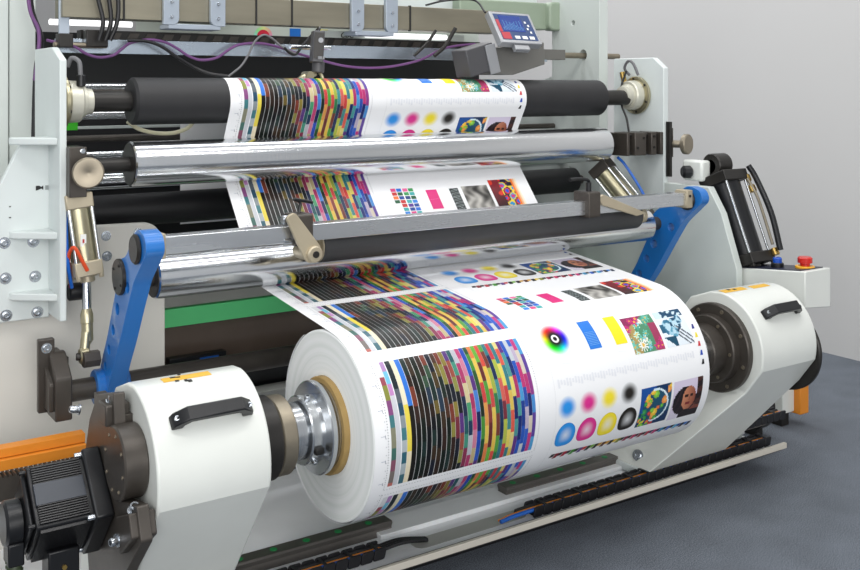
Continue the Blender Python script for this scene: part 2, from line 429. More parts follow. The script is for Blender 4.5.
def block(s0, s1, seed):
    r = random.Random(5)
    x = .047; w = .0155; L = s1-s0; g = .0013
    def col(cells, wd=w, gap=g):
        nonlocal x
        s = s0
        for ln, c in cells:
            e = min(s+ln, s1)
            if e > s:
                q = H(c); gy = .3*q[0]+.6*q[1]+.1*q[2]
                quad(x, x+wd-gap, s, e, tuple((.9*k_+.1*gy)*.88 for k_ in q))
            s = e
        x += wd
    col([(.042, '#e2e5e8'), (.022, '#a3485a'), (.038, '#8b8f35'), (.036, '#8d4a86'), (.03, '#3d7f86'), (.05, '#8a8a72'), (.03, '#3f6f66'), (.03, '#8b5068'), (.034, '#7a706c'), (.02, '#c26a60')])
    col([(.028, '#b48ac4'), (.034, '#6cc4e4'), (.03, '#c88ac8'), (.4, '#cfd2da')], gap=.003)
    col([(.078, '#1f2c33'), (.036, '#5c6670'), (.03, '#24506b'), (.03, '#8b969c'), (.03, '#3f7f88'), (.03, '#b2bcc2'), (.03, '#2f6677'), (.03, '#a8b6bd'), (.03, '#3b6c78')], gap=.001)
    col([(.12, '#efe6c4'), (.115, '#eed82c'), (.2, '#efe2c0')], wd=.0135, gap=0)
    col([(.125, '#2478de'), (.3, '#17130f')])
    for k in range(6):
        c = []; s = 0
        while s < L:
            ln = r.uniform(.03, .06)
            t = r.random()
            c.append((ln, r.choice(darks if (t < .85-.10*k or s > .10+.012*k) else mids))); s += ln
        col(c)
    for k, cl in enumerate(MIDCOLS):
        c = []; s = 0; i = 0
        while s < L:
            ln = (.030+.006*(k % 3)) if not s else (.046, .038, .055, .05)[(i+k) % 4]
            cc = cl[i % len(cl)]
            if k < 3 and s > .14+.055*k: cc = darks[(i*3+k) % len(darks)]
            c.append((ln, cc)); s += ln; i += 1
        col(c, wd=.0138, gap=.0009)
    wd = (.513-x)/len(VIVCOLS)
    for k, cl in enumerate(VIVCOLS):
        c = []; s = 0; i = 0
        while s < L:
            ln = (.022+.014*(k % 4)) if not s else (.060, .048, .068, .052)[(i+k) % 4]
            cc = cl[i % len(cl)]
            if i >= 4: cc = cl[(i*3+1) % len(cl)]
            c.append((ln, cc)); s += ln; i += 1
        col(c, wd=wd, gap=.0005)
    # dotted measuring marks around the block
    for j in range(int(L/.0068)+4):
        s = s0-.014+j*.0068
        for X in (.037, .524): quad(X, X+.0025, s, s+.0018, H('#5b5f68'))
        for i in range(1):
            if j % 3 == 0: quad(.031, .0335, s, s+.002, H('#8a8f98'))
    for i in range(58):
        X = .039+i*.0084
        for s in (s0-.011, s1+.009): quad(X, X+.003, s, s+.0014, H('#70747c'))
    for j in range(5):
        quad(.018, .030, s0+.06+j*.062, s0+.0612+j*.062, H('#9aa0b4'))
        quad(.030, .031, s0+.058+j*.062, s0+.066+j*.062, H('#2b3558'))
for k in range(-8, 2):
    s0 = .606+.36*k
    block(s0, s0+.322, k)
# ---- right-hand page
def hsv(h, s, v):
    i = int(h*6) % 6; f = h*6-int(h*6); p, q, t = v*(1-s), v*(1-f*s), v*(1-(1-f)*s)
    return ((v, t, p), (q, v, p), (p, v, t), (p, q, v), (t, p, v), (v, p, q))[i]
def blobs(seed, n, cols, base, rad=(.06, .16)):
    r = random.Random(seed); B = [(r.random(), r.random(), r.uniform(*rad), H(r.choice(cols))) for _ in range(n)]
    def f(u, v):
        c = base if not callable(base) else base(u, v)
        for bx_, by, br, bc in B:
            d = math.hypot(u-bx_, v-by)/br
            if d < 1: c = mixc(bc, tuple(min(1, q*1.6+.05) for q in bc), max(0, 1-d*1.6))
        return c
    return f
_fl = blobs(3, 26, ['#3fae9a', '#7fd0c0', '#9adbd0', '#58b7a0', '#2f8f7a', '#c9e8dc'], H('#8fb7a4'), (.05, .13))
_fl2 = blobs(4, 14, ['#d0347a', '#e25a98', '#a83a7a', '#c97a3a', '#b8409a'], H('#b0506a'), (.04, .1))
_rf = random.Random(12)
FLW = []
for _i in range(30):
    _u, _v = _rf.random(), _rf.random()
    _c = '#c8327a' if (_v < .40-_u*.6 or (_u > .72 and _v > .25)) else _rf.choice(['#6cc4b4', '#9adcd0', '#4fae9c', '#c4ead8', '#7fc8e0', '#e8f0e4'])
    FLW.append((_u, _v, _rf.uniform(.07, .13), H(_c), _rf.choice([5, 6, 7]), _rf.random()*6))
FLW.append((.34, .80, .17, H('#f2f2ea'), 11, 0))
def flowers(u, v):
    c = H('#4f8a6a') if u > .28 else H('#a8915a')
    if v < .35-u*.5: c = H('#8a2a58')
    if u > .74 and v > .25: c = H('#9a3a5c')
    for fu, fv, r, col, n, ph in FLW:
        d = math.hypot(u-fu, v-fv); a = math.atan2(v-fv, u-fu)
        if d < r*(.72+.28*math.cos(a*n+ph)):
            c = H('#e0b43a') if d < r*.25 else mixc(tuple(q*.75 for q in col), col, min(1, d/r))
    return c
def tools(u, v):
    c = H('#dde6ee')
    if v < .22: c = H('#1c4766') if (u > .25 and math.sin(u*19+v*4)*math.cos(v*30+u*9) > -.35) else H('#c8dbe6')
    for cu, cv, r, w_, col in ((.30, .48, .17, .05, '#2f6f8e'), (.58, .42, .15, .045, '#1d4a68'), (.44, .62, .10, .04, '#5a9ab4'), (.75, .30, .09, .035, '#2c5f80')):
        d = math.hypot(u-cu, v-cv)
        if abs(d-r) < w_: c = H(col) if math.sin(math.atan2(v-cv, u-cu)*3+cu*20) > -.5 else H('#9cc4d6')
        elif d < r-w_: c = H('#b4d2e0')
    if u < .42 and v > .74 and (v-.74)*1.3 < u: c = H('#174a63')
    for k in (.0, .13, .26):
        t = (v-.50)-(u-.52)*.85-k+.06
        if u > .52 and abs(t) < .022: c = H('#37424f')
        elif u > .52 and abs(t-.03) < .012: c = H('#b9bfc8')
    if u < .14 and .38 < v < .62: c = H('#2b5f7c')
    return c
_fr = blobs(8, 34, ['#3f9a3a', '#7ab83a', '#e8b83a', '#d86a34', '#c83a34', '#2f8f4a', '#e8944a', '#5aa83a'], H('#1d4f6a'), (.05, .11))
def fruit(u, v):
    d = math.hypot(u-.5, v-.48)
    if abs(d-.40) < .025 and u > .4: return H('#d9ecf4')
    if d < .40: return _fr(u, v)
    if v > .62 and u < .55: return _fr(u, v) if math.sin(u*30)*math.sin(v*26) > -.3 else H('#123a68')
    if u > .88 and v < .7: return _fr(u, v)
    return H('#1a4f9a') if u < .5 else H('#13335c')
def portrait(u, v):
    fx, fy = (u-.56)/.23, (v-.47)/.30
    if u > .80 and v < .70: return H('#4a2c26') if math.sin(v*22+u*8) > 0 else H('#241a1c')
    if fx*fx+fy*fy < 1:
        if abs(v-.40) < .035 and (abs(u-.47) < .05 or abs(u-.65) < .05): return H('#2a1714')
        if abs(v-.60) < .025 and abs(u-.56) < .08: return H('#7c2a2c')
        if abs(u-.57) < .02 and .42 < v < .53: return H('#8f5340')
        return mixc(H('#cf8a68'), H('#8a4a3a'), min(1, max(0, fx*.5+.5)))
    if math.hypot((u-.42)/.40, (v-.52)/.36) < 1: return H('#1d181d') if math.sin(u*30+v*12) > -.6 else H('#33262a')
    if v > .80: return H('#d6cfe0') if u < .35 else H('#241c20')
    if v > .6 and u > .6: return H('#7a4438')
    return H('#d5cbe0')
def bw(u, v):
    c = .75
    c -= .55*max(0, 1-math.hypot((u-.45)*1.3, v-.15)/.42)
    c += .3*max(0, 1-math.hypot((u-.4), v-.45)/.25)
    c -= .6*max(0, 1-math.hypot((u-.93), v-.45)/.45)
    c -= .35*max(0, 1-math.hypot((u-.08), v-.4)/.3)
    c = c*.8+.12*math.sin(u*17+math.sin(v*9)*2)
    c = min(.9, max(.04, c)); return (c*c*.95, c*c*.92, c*c*.86)
def waves(u, v):
    t = math.sin(v*46+math.sin(u*6)*3)
    return H('#2d3334') if t < .55 else H('#8b9494')
def abstract(u, v):
    if u > .86: return H('#f0b48a') if u < .93 else H('#f4e6c8')
    if u > .80: return H('#f07a2c')
    k = (math.sin(u*17+v*5)+math.sin(v*19-u*6)+math.sin((u+v)*11))
    if u < .38: return mixc(H('#8a2a34'), H('#180f14'), min(1, v*.9+u*.3)) if k < 1.4 else H('#d23a2c')
    return H(('#1f52c8', '#d8322c', '#1b1a3a', '#e8c83a', '#2a8fc8', '#c8307a')[int((k+3))%6])
def wheelc(t, a):
    if t < .13: return H('#101014')
    if t < .24: return H('#f2f2f2')
    if t < .34: return H('#101014')
    c = hsv((-a/(2*PI)-.25-.07) % 1, 1., .95)
    c = lin(tuple(x*.92 for x in c))
    if t < .62: return mixc(H('#101014'), tuple(q*.8 for q in c), ((t-.34)/.28)**1.3)
    return mixc(c, paperc, max(0, (t-.66)/.34)**1.6)
def page(p):
    o = p*PITCH
    # row A : colour patches, magenta panel, wave picture, grey picture, abstract picture
    pal = ['#d84a86', '#3f9a5a', '#1d3f7c', '#c23434', '#e8c832', '#2f6fd0', '#e8743c', '#3fa8a8', '#5a3a94', '#1c5a3a', '#e86aa0', '#3a86d8', '#b8324a', '#234a9a']
    r = random.Random(9)
    for i in range(4):
        for j in range(7):
            if i == 0 and j > 3: continue
            x = .598+i*.0235+(.002 if i > 1 else 0); s = .390+j*.0162+i*.001
            quad(x, x+.0205, s+o, s+.0135+o, H(pal[(i*5+j*3+(i*j) % 4) % len(pal)]))
    quad(.742, .789, .405+o, .487+o, H('#d8307c')); quad(.742, .789, .445+o, .4465+o, H('#ef7fb0'))
    picture(.844, .884, .405+o, .502+o, waves, 6, 32)
    picture(.900, 1.019, .400+o, .504+o, bw, 30, 26)
    picture(1.032, 1.165, .380+o, .504+o, abstract, 30, 28)
    # row B
    disc(.66, .662+o, .06, .045, lambda t, a: mixc(H('#dfe8ee'), paperc, t**2), 4, 28)
    disc(.643, .630+o, .051, .050, wheelc, 18, 48, lift=LIFT*2)
    quad(.752, .799, .589+o, .681+o, H('#2c78d4'))
    for j in range(9): quad(.757, .794, .628+j*.005+o, .6292+j*.005+o, H('#79aee6'), lift=LIFT*2)
    disc(.878, .665+o, .05, .04, lambda t, a: mixc(H('#e2e6ea'), paperc, t), 4, 28)
    quad(.856, .902, .589+o, .682+o, H('#f0dc2c'), lift=LIFT*2)
    picture(.917, 1.044, .604+o, .721+o, flowers, 36, 32)
    picture(1.056, 1.175, .603+o, .720+o, tools, 36, 34)
    for j, c in enumerate(('#3a3f86', '#e8d83a', '#c8303a', '#2c4fb0', '#1c1c20')):
        s = .663+j*.0277+o
        for q in range(5): quad(1.186+.0016*(4-q)*.8, 1.198, s+q*.003, s+q*.003+.003, H(c))
    # faint show-through line of text
    for i in range(52):
        x = .60+i*.0108
        quad(x, x+.0075, .744+o+.002*(i % 3), .768+o-.003*((i*7) % 4), H('#e2e4e9'))
    # row C
    for i, c in enumerate(('#2a8fe0', '#d8308c', '#f0dc32', '#26221e')):
        cc = H(c)
        disc(.628+i*.0805, .825+o, .036, .034, lambda t, a, cc=cc: mixc(cc, paperc, max(0, (t-.35)/.65)**1.4), 10, 32)
        def lobe(a):
            x, y = math.cos(a), math.sin(a)
            return 1/(max(.0001, (abs(x)**3.0+abs(y)**3.0)**(1/3.0))) if (x > 0 and y > 0) or (x < 0 and y > 0) else 1.0
        disc(.632+i*.081, .907+o, .036, .038, lambda t, a, cc=cc: mixc(mixc(paperc, cc, .25), cc, min(1, t/.72)) if t < .93 else tuple(q*.75 for q in cc), 12, 36, shape=lobe)
    picture(.920, 1.050, .822+o, .950+o, fruit, 40, 36)
    picture(1.060, 1.190, .824+o, .956+o, portrait, 32, 30)
    pal2 = ['#16161a', '#8a2030', '#16161a', '#b02c40', '#2c2c34', '#4a9a3a', '#16161a', '#6a4a8a', '#c83a3a', '#16161a', '#7ab43a', '#16161a', '#c89a3a', '#5a3020', '#d8a02c', '#16161a', '#e8c83a', '#8a8f3a',
            '#16161a', '#9a2c50', '#16161a', '#c83a6a', '#54203a', '#8a3040', '#16161a', '#c0304a', '#1c2c5a', '#c83a7a', '#14244a', '#2c8fc0', '#16161a', '#3a6ac8', '#16161a', '#58b0d8', '#1f3f9a', '#16161a', '#2c78d0', '#16264a']
    for i, c in enumerate(pal2):
        x = .607+i*(.592/len(pal2)); s = .974+.018*i/len(pal2)+o
        quad(x, x+.0145, s, s+.014+.008*(i % 2), H(c), skew=-.006)
    for j in range(70):
        quad(.585, .5862, .58+j*.0064+o, .5816+j*.0064+o, H('#7c8088'))
for p in range(-4, 1): page(p)
web = obj('printed_web', webbm, [M_paper, M_print], smooth=True, angle=50, recalc=False)
tag(web, 'printed paper web with colour charts and pictures running over the rollers onto the big roll', 'paper')

# ================================================================== PAPER ROLL
roll = thing('paper_roll', 'huge wound roll of white paper held between the two white arms', 'paper roll', (0, 0, .55))
bm = newbm(); add_lathe(bm, (0, 0, .55), (1, 0, 0), [(0, .128), (0, .2440), (.003, .2475), (1.217, .2475), (1.22, .244), (1.22, .128), (0, .128)], 128)
obj('paper_body', bm, M_paperside, roll, angle=30)
bm = newbm(); add_lathe(bm, (0, 0, .55), (1, 0, 0), [(-.016, .112), (-.016, .125), (-.013, .1275), (1.228, .1275), (1.232, .125), (1.232, .112), (-.016, .112)], 72)
obj('core', bm, M_core, roll, label='brown cardboard core tube', angle=30)

# ================================================================== ROLL ARMS
def arm_profile(zc=.55, R=.195, foot=.115):
    pts = [(.44, foot), (.40, .36), (.12, zc+R-.038), (.03, zc+R-.005)]
    for k in range(1, 21):
        a = PI/2+(math.radians(194)-PI/2)*k/20
        pts.append((R*math.cos(a), zc+R*math.sin(a)))
    y, z = pts[-1]; dz = z-foot
    pts.append((y+dz*.74, foot)); return pts
def bow_handle(parent, x0, x1, zc, R, ang):
    """black bow handle lying on the drum at the given angle"""
    bm = newbm()
    c, s = math.cos(ang), math.sin(ang)
    def P(x, h, t): # h above the drum, t tangential
        return V((x, (R+h)*c-t*s, zc+(R+h)*s+t*c))
    out = [(x0-.004, 0), (x0+.001, .018), (x0+.030, .042), (x1-.030, .042), (x1-.001, .018), (x1+.004, 0)]
    inn = [(x0+.024, 0), (x0+.026, .014), (x0+.040, .026), (x1-.040, .026), (x1-.026, .014), (x1-.024, 0)]
    rows = []
    for (xo, ho), (xi, hi_) in zip(out, inn):
        rows.append([bm.verts.new(P(xo, ho, t)) for t in (-.017, .017)]+[bm.verts.new(P(xi, hi_, t)) for t in (.017, -.017)])
    for A, B in zip(rows, rows[1:]):
        for i in range(4): bm.faces.new([A[i], B[i], B[(i+1) % 4], A[(i+1) % 4]])
    bm.faces.new(rows[0]); bm.faces.new(rows[-1][::-1])
    h = obj('handle', bm, M_motor, parent, bevel=.003, label='black bow handle')
    for x in (x0+.008, x1-.008):
        screw(h, P(x, .022, 0), (0, c, s), .0065, .004, washer=False, name='screw')
    return h
def make_arm(name, label, xa, xb, zc, s, loc):
    """xa is the face towards the roll, s=+1 if the roll lies at +x"""
    t = thing(name, label, 'machine arm', loc, 'arms holding the paper roll')
    x0, x1 = min(xa, xb), max(xa, xb)
    bm = newbm(); add_prism(bm, arm_profile(zc), 'x', x0, x1)
    bmesh.ops.bisect_plane(bm, geom=bm.verts[:]+bm.edges[:]+bm.faces[:], plane_co=(0, 0, .40), plane_no=(0, 0, 1), dist=1e-5)
    for v in bm.verts:      # the inner side of the right arm spreads towards its foot
        if s < 0 and v.co.z < .40: v.co.x -= (.25 if v.co.x < (x0+x1)/2 else .15)*(.40-v.co.z)/.285
    obj('housing', bm, M_white, t, bevel=.006, segs=3, angle=25)
    return t, x0, x1
LA, lx0, lx1 = make_arm('roll_arm', 'white rounded roll arm at front left with motor plate on its outer side', -.25, -.526, .55, 1, (-.39, .1, .15))
cy('flange', M_burn, LA, (-.252, 0, .55), (-.232, 0, .55), .150, 72, .003)
cy('spindle_disc', M_black, LA, (-.226, 0, .55), (-.172, 0, .55), .106, 64, .004)
bm = newbm(); add_lathe(bm, (-.170, 0, .55), (1, 0, 0), [(0, 0), (0, .098), (.003, .101), (.036, .101), (.040, .097), (.040, 0)], 64)
obj('brake_ring', bm, M_nickel, LA, label='tan metal ring')
bm = newbm(); add_lathe(bm, (-.132, 0, .55), (1, 0, 0), [(0, 0), (0, .074), (.040, .074), (.040, .062), (.046, .062), (.046, .086), (.050, .089), (.082, .089), (.086, .118), (.089, .121), (.100, .121), (.103, .118), (.111, .111), (.2, .111), (.2, 0)], 72)
ch = obj('chuck', bm, M_chuck, LA, label='polished steel chuck')
for a in (75, 195, 315):
    ar = math.radians(a); screw(ch, (-.070, -.087*math.cos(ar), .55+.087*math.sin(ar)), (0, -math.cos(ar), math.sin(ar)), .008, .012, washer=False, name='screw')
bm = newbm(); add_box(bm, -.082, -.056, -.096, -.080, .510, .528); obj('locking_notch', bm, M_socket, ch, bevel=.004)
bow_handle(LA, -.478, -.285, .55, .195, math.radians(138))
def drum_patch(bm, x0, x1, a0, a1, zc, R, n=6):
    rows = []
    for k in range(n+1):
        a = a0+(a1-a0)*k/n; rows.append([bm.verts.new((x, r*math.cos(a), zc+r*math.sin(a))) for r in (R-.001, R) for x in (x0, x1)])
    for A, B in zip(rows, rows[1:]):
        for i, j in ((2, 3), (1, 0), (0, 2), (3, 1)): bm.faces.new([A[i], A[j], B[j], B[i]])
    bm.faces.new([rows[0][i] for i in (0, 1, 3, 2)]); bm.faces.new([rows[-1][i] for i in (0, 2, 3, 1)])
def warning_label(parent, x0, x1, a0, a1, zc, marks):
    """thin label lying on the drum of the arm between two angles (degrees)"""
    a0, a1 = math.radians(a0), math.radians(a1); w_ = x1-x0
    bm = newbm(); drum_patch(bm, x0, x1, a0, a1, zc, .1962); a = obj('warning_label', bm, M_yellow, parent, label='yellow warning label')
    if marks:
        bm = newbm()
        for (u0, u1, v0, v1) in marks: drum_patch(bm, x0+u0*w_, x0+u1*w_, a0+v0*(a1-a0), a0+v1*(a1-a0), zc, .1969, 2)
        obj('symbol', bm, M_ink, a)
warning_label(LA, -.455, -.335, 91.5, 99, .55, [(.18, .3, .1, .4), (.3, .38, .25, .5), (.40, .46, 1.15, 1.5), (.46, .54, 1.3, 1.7), (.38, .44, -.45, -.15), (.22, .3, 1.0, 1.25)])
# dark plate on the outer side, with bearing cap and clamp blocks
bm = newbm()
add_prism(bm, rcorner([(.11, .70), (-.02, .735), (-.03, .66), (-.06, .50), (-.19, .53), (-.22, .46), (-.12, .36), (.02, .18), (.16, .16), (.25, .45), (.18, .62)], .008), 'x', -.572, -.545)
obj('side_plate', bm, M_burn, LA, bevel=.002)
bx('spacer', M_burn, LA, -.555, -.526, -.02, .2, .25, .68)
bm = newbm(); add_lathe(bm, (-.582, -.058, .585), (1, 0, 0), [(0, 0), (0, .080), (.004, .084), (.052, .084), (.056, .08), (.056, 0)], 64)
cap = obj('bearing_cap', bm, M_burn, LA)
for i in range(8):
    a = i*PI/4+.2; screw(cap, (-.582, -.058+.066*math.cos(a), .585+.066*math.sin(a)), (-1, 0, 0), .0045, .002, washer=False, name='screw', m=M_nickel)
bx('clamp_block', M_burn, LA, -.588, -.530, -.012, .048, .655, .705, bevel=.004)
bm = newbm(); add_prism(bm, rcorner([(-.09, .475), (-.185, .515), (-.205, .465), (-.12, .40)], .006), 'x', -.588, -.530); obj('clamp_block', bm, M_burn, LA, bevel=.003)
screw(LA, (-.562, .018, .706), (0, -.3, 1), .011, .016); screw(LA, (-.603, .16, .655), (-1, 0, .2), .009, .022)
screw(LA, (-.565, -.155, .508), (-.2, -.5, 1), .011, .016); screw(LA, (-.590, -.11, .43), (-1, -.3, 0), .010, .018)

RA, rx0, rx1 = make_arm('roll_arm', 'white rounded roll arm at right with round black flange against the roll', 1.552, 1.85, .535, -1, (1.7, .1, .15))
bm = newbm(); add_lathe(bm, (1.552, 0, .535), (-1, 0, 0), [(0, 0), (0, .155), (.018, .155), (.022, .151), (.022, .118), (.05, .118), (.054, .114), (.054, .088), (.11, .088), (.114, .084), (.114, 0)], 72)
fl = obj('flange', bm, M_burn, RA, label='black stepped flange')
for i in range(8):
    a = i*PI/4+.3; screw(fl, (1.529, .137*math.cos(a), .535+.137*math.sin(a)), (-1, 0, 0), .007, .003, washer=False, name='screw', m=M_nickel)
for i in range(6):
    a = i*PI/3; screw(fl, (1.498, .101*math.cos(a), .535+.101*math.sin(a)), (-1, 0, 0), .006, .003, washer=False, name='screw', m=M_nickel)
bm = newbm(); add_lathe(bm, (1.44, 0, .54), (-1, 0, 0), [(0, 0), (0, .07), (.10, .07), (.10, .095), (.125, .095), (.13, .084), (.24, .084), (.24, 0)], 56)
obj('chuck', bm, M_chrome, RA, label='polished steel chuck')
bow_handle(RA, 1.615, 1.80, .535, .195, math.radians(139))
cy('end_cap', M_black, RA, (1.85, -.055, .500), (1.868, -.055, .500), .150, 72, .004, label='black end disc')
warning_label(RA, 1.56, 1.68, 90, 99, .535, [(.3, .4, .1, .5), (.5, .6, .3, .7)])
warning_label(RA, 1.71, 1.80, 92, 100, .535, [])
bx('foot', M_white2, RA, 1.30, 1.70, .12, .40, .09, .116, bevel=.003)
screw(RA, (1.325, .16, .15), (-.8, -.4, .3), .013, .006, name='bolt')
bx('foot', M_white2, LA, -.526, -.25, .10, .40, .09, .116, bevel=.003)

# ================================================================== SERVO MOTOR
MO = thing('servo_motor', 'black finned servo motor bolted to the left arm plate', 'motor', (-.7, .085, .36))
mx0, mx1, my, mz, mh = -.742, -.612, .088, .455, .078
MR = Matrix.Rotation(math.radians(43), 3, 'X'); MC = V((0, my, mz))
def mrot(bm, k=0):
    for v in list(bm.verts)[k:]: v.co = MC+MR @ (v.co-MC)
def mbx(name, m, parent, *c, **k):
    bm = newbm(); add_box(bm, *c); mrot(bm); return obj(name, bm, m, parent, **k)
bm = newbm(); add_prism(bm, rcorner([(my-mh, mz-mh), (my+mh, mz-mh), (my+mh, mz+mh), (my-mh, mz+mh)], .012, 3), 'x', mx0, mx1); mrot(bm); obj('motor_body', bm, M_motor, MO, bevel=.002)
bm = newbm()
for k in range(24):
    y = my-mh+.010+k*(2*mh-.020)/23
    if 7 < k < 16: continue
    add_box(bm, mx0+.008, mx1-.012, y-.0016, y+.0016, mz+mh-.001, mz+mh+.007)
for k in range(24):
    z = mz-mh+.010+k*(2*mh-.020)/23
    add_box(bm, mx0+.008, mx1-.012, my-mh-.007, my-mh+.001, z-.0016, z+.0016)
mrot(bm); obj('cooling_fins', bm, M_motor, MO)
mbx('name_panel', M_motorpanel, MO, mx0+.006, mx1-.012, my-.026, my+.026, mz+mh, mz+mh+.008, bevel=.001, label='blue-black flat side panel')
mbx('end_flange', M_motor, MO, mx1-.004, mx1+.040, my-mh-.012, my+mh+.012, mz-mh-.012, mz+mh+.012, bevel=.006)
for (a, b) in ((-1, 1), (1, 1), (-1, -1), (1, -1)):
    p = MC+MR @ V((mx1-.006, a*(mh+.001), b*(mh+.001))); screw(MO, p, (-1, 0, 0), .0065, .014, washer=False)
mbx('rear_cover', M_motor, MO, mx0-.012, mx0, my-mh+.01, my+mh-.01, mz-mh+.012, mz+mh-.012, bevel=.006)
for a in (-1, 1):
    p = MC+MR @ V((mx0-.004, a*(mh-.012), mh-.006)); screw(MO, p, (-1, 0, 0), .005, .012, washer=False, name='screw', m=M_motor)
bm = newbm(); add_cyl(bm, (mx0-.052, my, mz-.012), (mx0-.010, my, mz-.012), .052, 40, .006); enc = obj('encoder', bm, M_motor, MO)
mbx('label', M_labelw, enc, mx0-.040, mx0-.020, my-.012, my+.012, mz+.036, mz+.0385, bevel=0, label='small white sticker')
bx('connector', M_motor, MO, mx0-.048, mx0-.012, my-.045, my+.01, mz-.098, mz-.045, bevel=.004)
bx('connector', M_motor, MO, mx0+.035, mx0+.105, my-.065, my+.0, mz-.150, mz-.075, bevel=.004)
bm = newbm(); add_cyl(bm, (mx0+.07, my-.07, mz-.115), (mx0+.07, my-.062, mz-.115), .006, 6); obj('brass_screw', bm, M_brass, MO)
def conduit(parent, P, r, name='cable_conduit'):
    pts = catmull(P, 10); bm = newbm(); add_tube(bm, P, r, 16)
    for i in range(0, len(pts)-1, 2):
        d = (pts[i+1]-pts[i]).normalized(); add_lathe(bm, pts[i], d, [(0, r*.9), (.0, r*1.15), (.005, r*1.15), (.005, r*.9)], 16)
    return obj(name, bm, M_olive, parent)
conduit(MO, [(mx0-.03, my-.02, mz-.09), (mx0-.03, my-.03, mz-.14), (mx0-.02, my-.03, mz-.22), (mx0+.0, my-.02, mz-.33)], .017)
conduit(MO, [(mx0+.07, my-.03, mz-.14), (mx0+.07, my-.04, mz-.19), (mx0+.08, my-.03, mz-.32)], .018)

# ================================================================== ROLLERS
def roller(name, label, cat, x0, x1, c, r, m, shaft_r, sx0, sx1, shaft_m, group=None, end_m=None, ch=.004):
    t = thing(name, label, cat, ((x0+x1)/2, c[0], c[1]), group)
    cy('roller_tube', m, t, (x0, c[0], c[1]), (x1, c[0], c[1]), r, 96, ch, angle=30)
    if end_m:
        for x, d in ((x0, -1), (x1, 1)): cy('end_disc', end_m, t, (x, *c), (x+d*.003, *c), r*.93, 64, .001)
    cy('shaft', shaft_m, t, (sx0, *c), (x0, *c), shaft_r, 32, .001); cy('shaft', shaft_m, t, (x1, *c), (sx1, *c), shaft_r, 32, .001)
    return t
roller('draw_roller', 'thick black rubber roller at the top, under the blue screen', 'roller', -.30, 1.665, (.72, 1.405), .0735, M_rubber, .032, -.44, 1.84, M_black, ch=.008)
roller('guide_roller', 'bright metal roller in front, just below the top black rubber roller', 'roller', -.32, 1.635, (.66, 1.215), .069, M_brushed, .022, -.47, 1.84, M_black, 'turned metal guide rollers', M_black)
roller('guide_roller', 'bright metal roller between the two blue arms', 'roller', -.33, 1.63, (.42, .912), .062, M_brushed, .026, -.385, 1.70, M_burn, 'turned metal guide rollers', M_burn)
NR = roller('contact_roller', 'slim dark grey rubber roller pressing on the paper, hung from the flat bar', 'roller', .13, 1.45, (.30, .975), .0495, M_rubber2, .018, .085, 1.50, M_tan, ch=.003)
for x, d in ((.13, -1), (1.45, 1)):
    bm = newbm(); add_lathe(bm, (x, .30, .975), (d, 0, 0), [(0, .046), (.004, .046), (.006, .038), (.002, .030), (.006, .026), (.006, 0)], 48)
    obj('end_bearing', bm, M_tan, NR, label='tan end bearing')

# ================================================================== SWING ARMS, CROSS BAR AND PIVOT SHAFT
SWP = [(.58, .53), (.63, .58), (.60, .63), (.575, .67), (.53, .735), (.495, .80), (.445, .89), (.455, .93), (.41, .975), (.36, .985), (.30, 1.05), (.26, 1.075), (.20, 1.06), (.185, 1.02), (.225, .985),
       (.29, .93), (.355, .835), (.42, .735), (.48, .655), (.525, .58), (.545, .54)]
SWP = rcorner(SWP, .025, 4)
SWH = [(.345, .905, .016), (.435, .83, .017), (.475, .765, .015), (.515, .70, .014), (.55, .645, .012)]
def swing_arm(label, x0, x1, loc, side=-1):
    t = thing('swing_arm', label, 'blue arm', loc, 'blue swing arms')
    bm = newbm(); add_prism_holes(bm, SWP, SWH, x0, x1); obj('arm_plate', bm, M_blue, t, bevel=.003, angle=25)
    cy('pivot_hub', M_blue, t, (x0-.022, .585, .578), (x1+.022, .585, .578), .052, 48, .004)
    xs = x0 if side < 0 else x1+.008
    cy('bearing_cover', M_black, t, (xs-.010, .405, .925), (xs+.002, .405, .925), .050, 48, .002)
    cy('pivot_cap', M_black, t, (x0-.012, .262, 1.020), (x0+.002, .262, 1.020), .040, 40, .005)
    for i in range(4):
        a = i*PI/2+.5; screw(t, (xs-.010 if side < 0 else xs+.002, .405+.038*math.cos(a), .925+.038*math.sin(a)), (side, 0, 0), .004, .003, washer=False, m=M_black)
    return t
SL = swing_arm('blue curved swing arm at left beside the pneumatic cylinder rod', -.425, -.375, (-.40, .72, .50))
SR = swing_arm('blue curved swing arm at right next to the black cylinders', 1.695, 1.735, (1.715, .72, .50), 1)
bm = newbm(); add_prism(bm, hexagon((.56, .67), .024), 'x', -.485, -.44); obj('spacer', bm, M_burn, SL)
CB = thing('cross_bar', 'shiny square metal bar joining the tips of the two blue arms', 'bar', (.7, .26, 1.0))
bx('bar', M_alu, CB, -.385, 1.67, .225, .278, 1.004, 1.052, bevel=.002)
for x in (-.385, 1.65):
    bm = newbm(); add_prism(bm, [(.215, .995), (.29, .995), (.29, 1.04), (.27, 1.062), (.215, 1.062)], 'x', x-.010, x+.022)
    b_ = obj('clamp', bm, M_tan, CB, bevel=.003, label='tan end clamp'); screw(b_, (x+.006, .214, 1.04), (0, -1, 0), .005, .002, washer=False, name='screw', m=M_black)
LEV = [(-.026, 1.082), (.002, 1.096), (.084, .992), (.088, .955), (.045, .945), (.030, .965)]
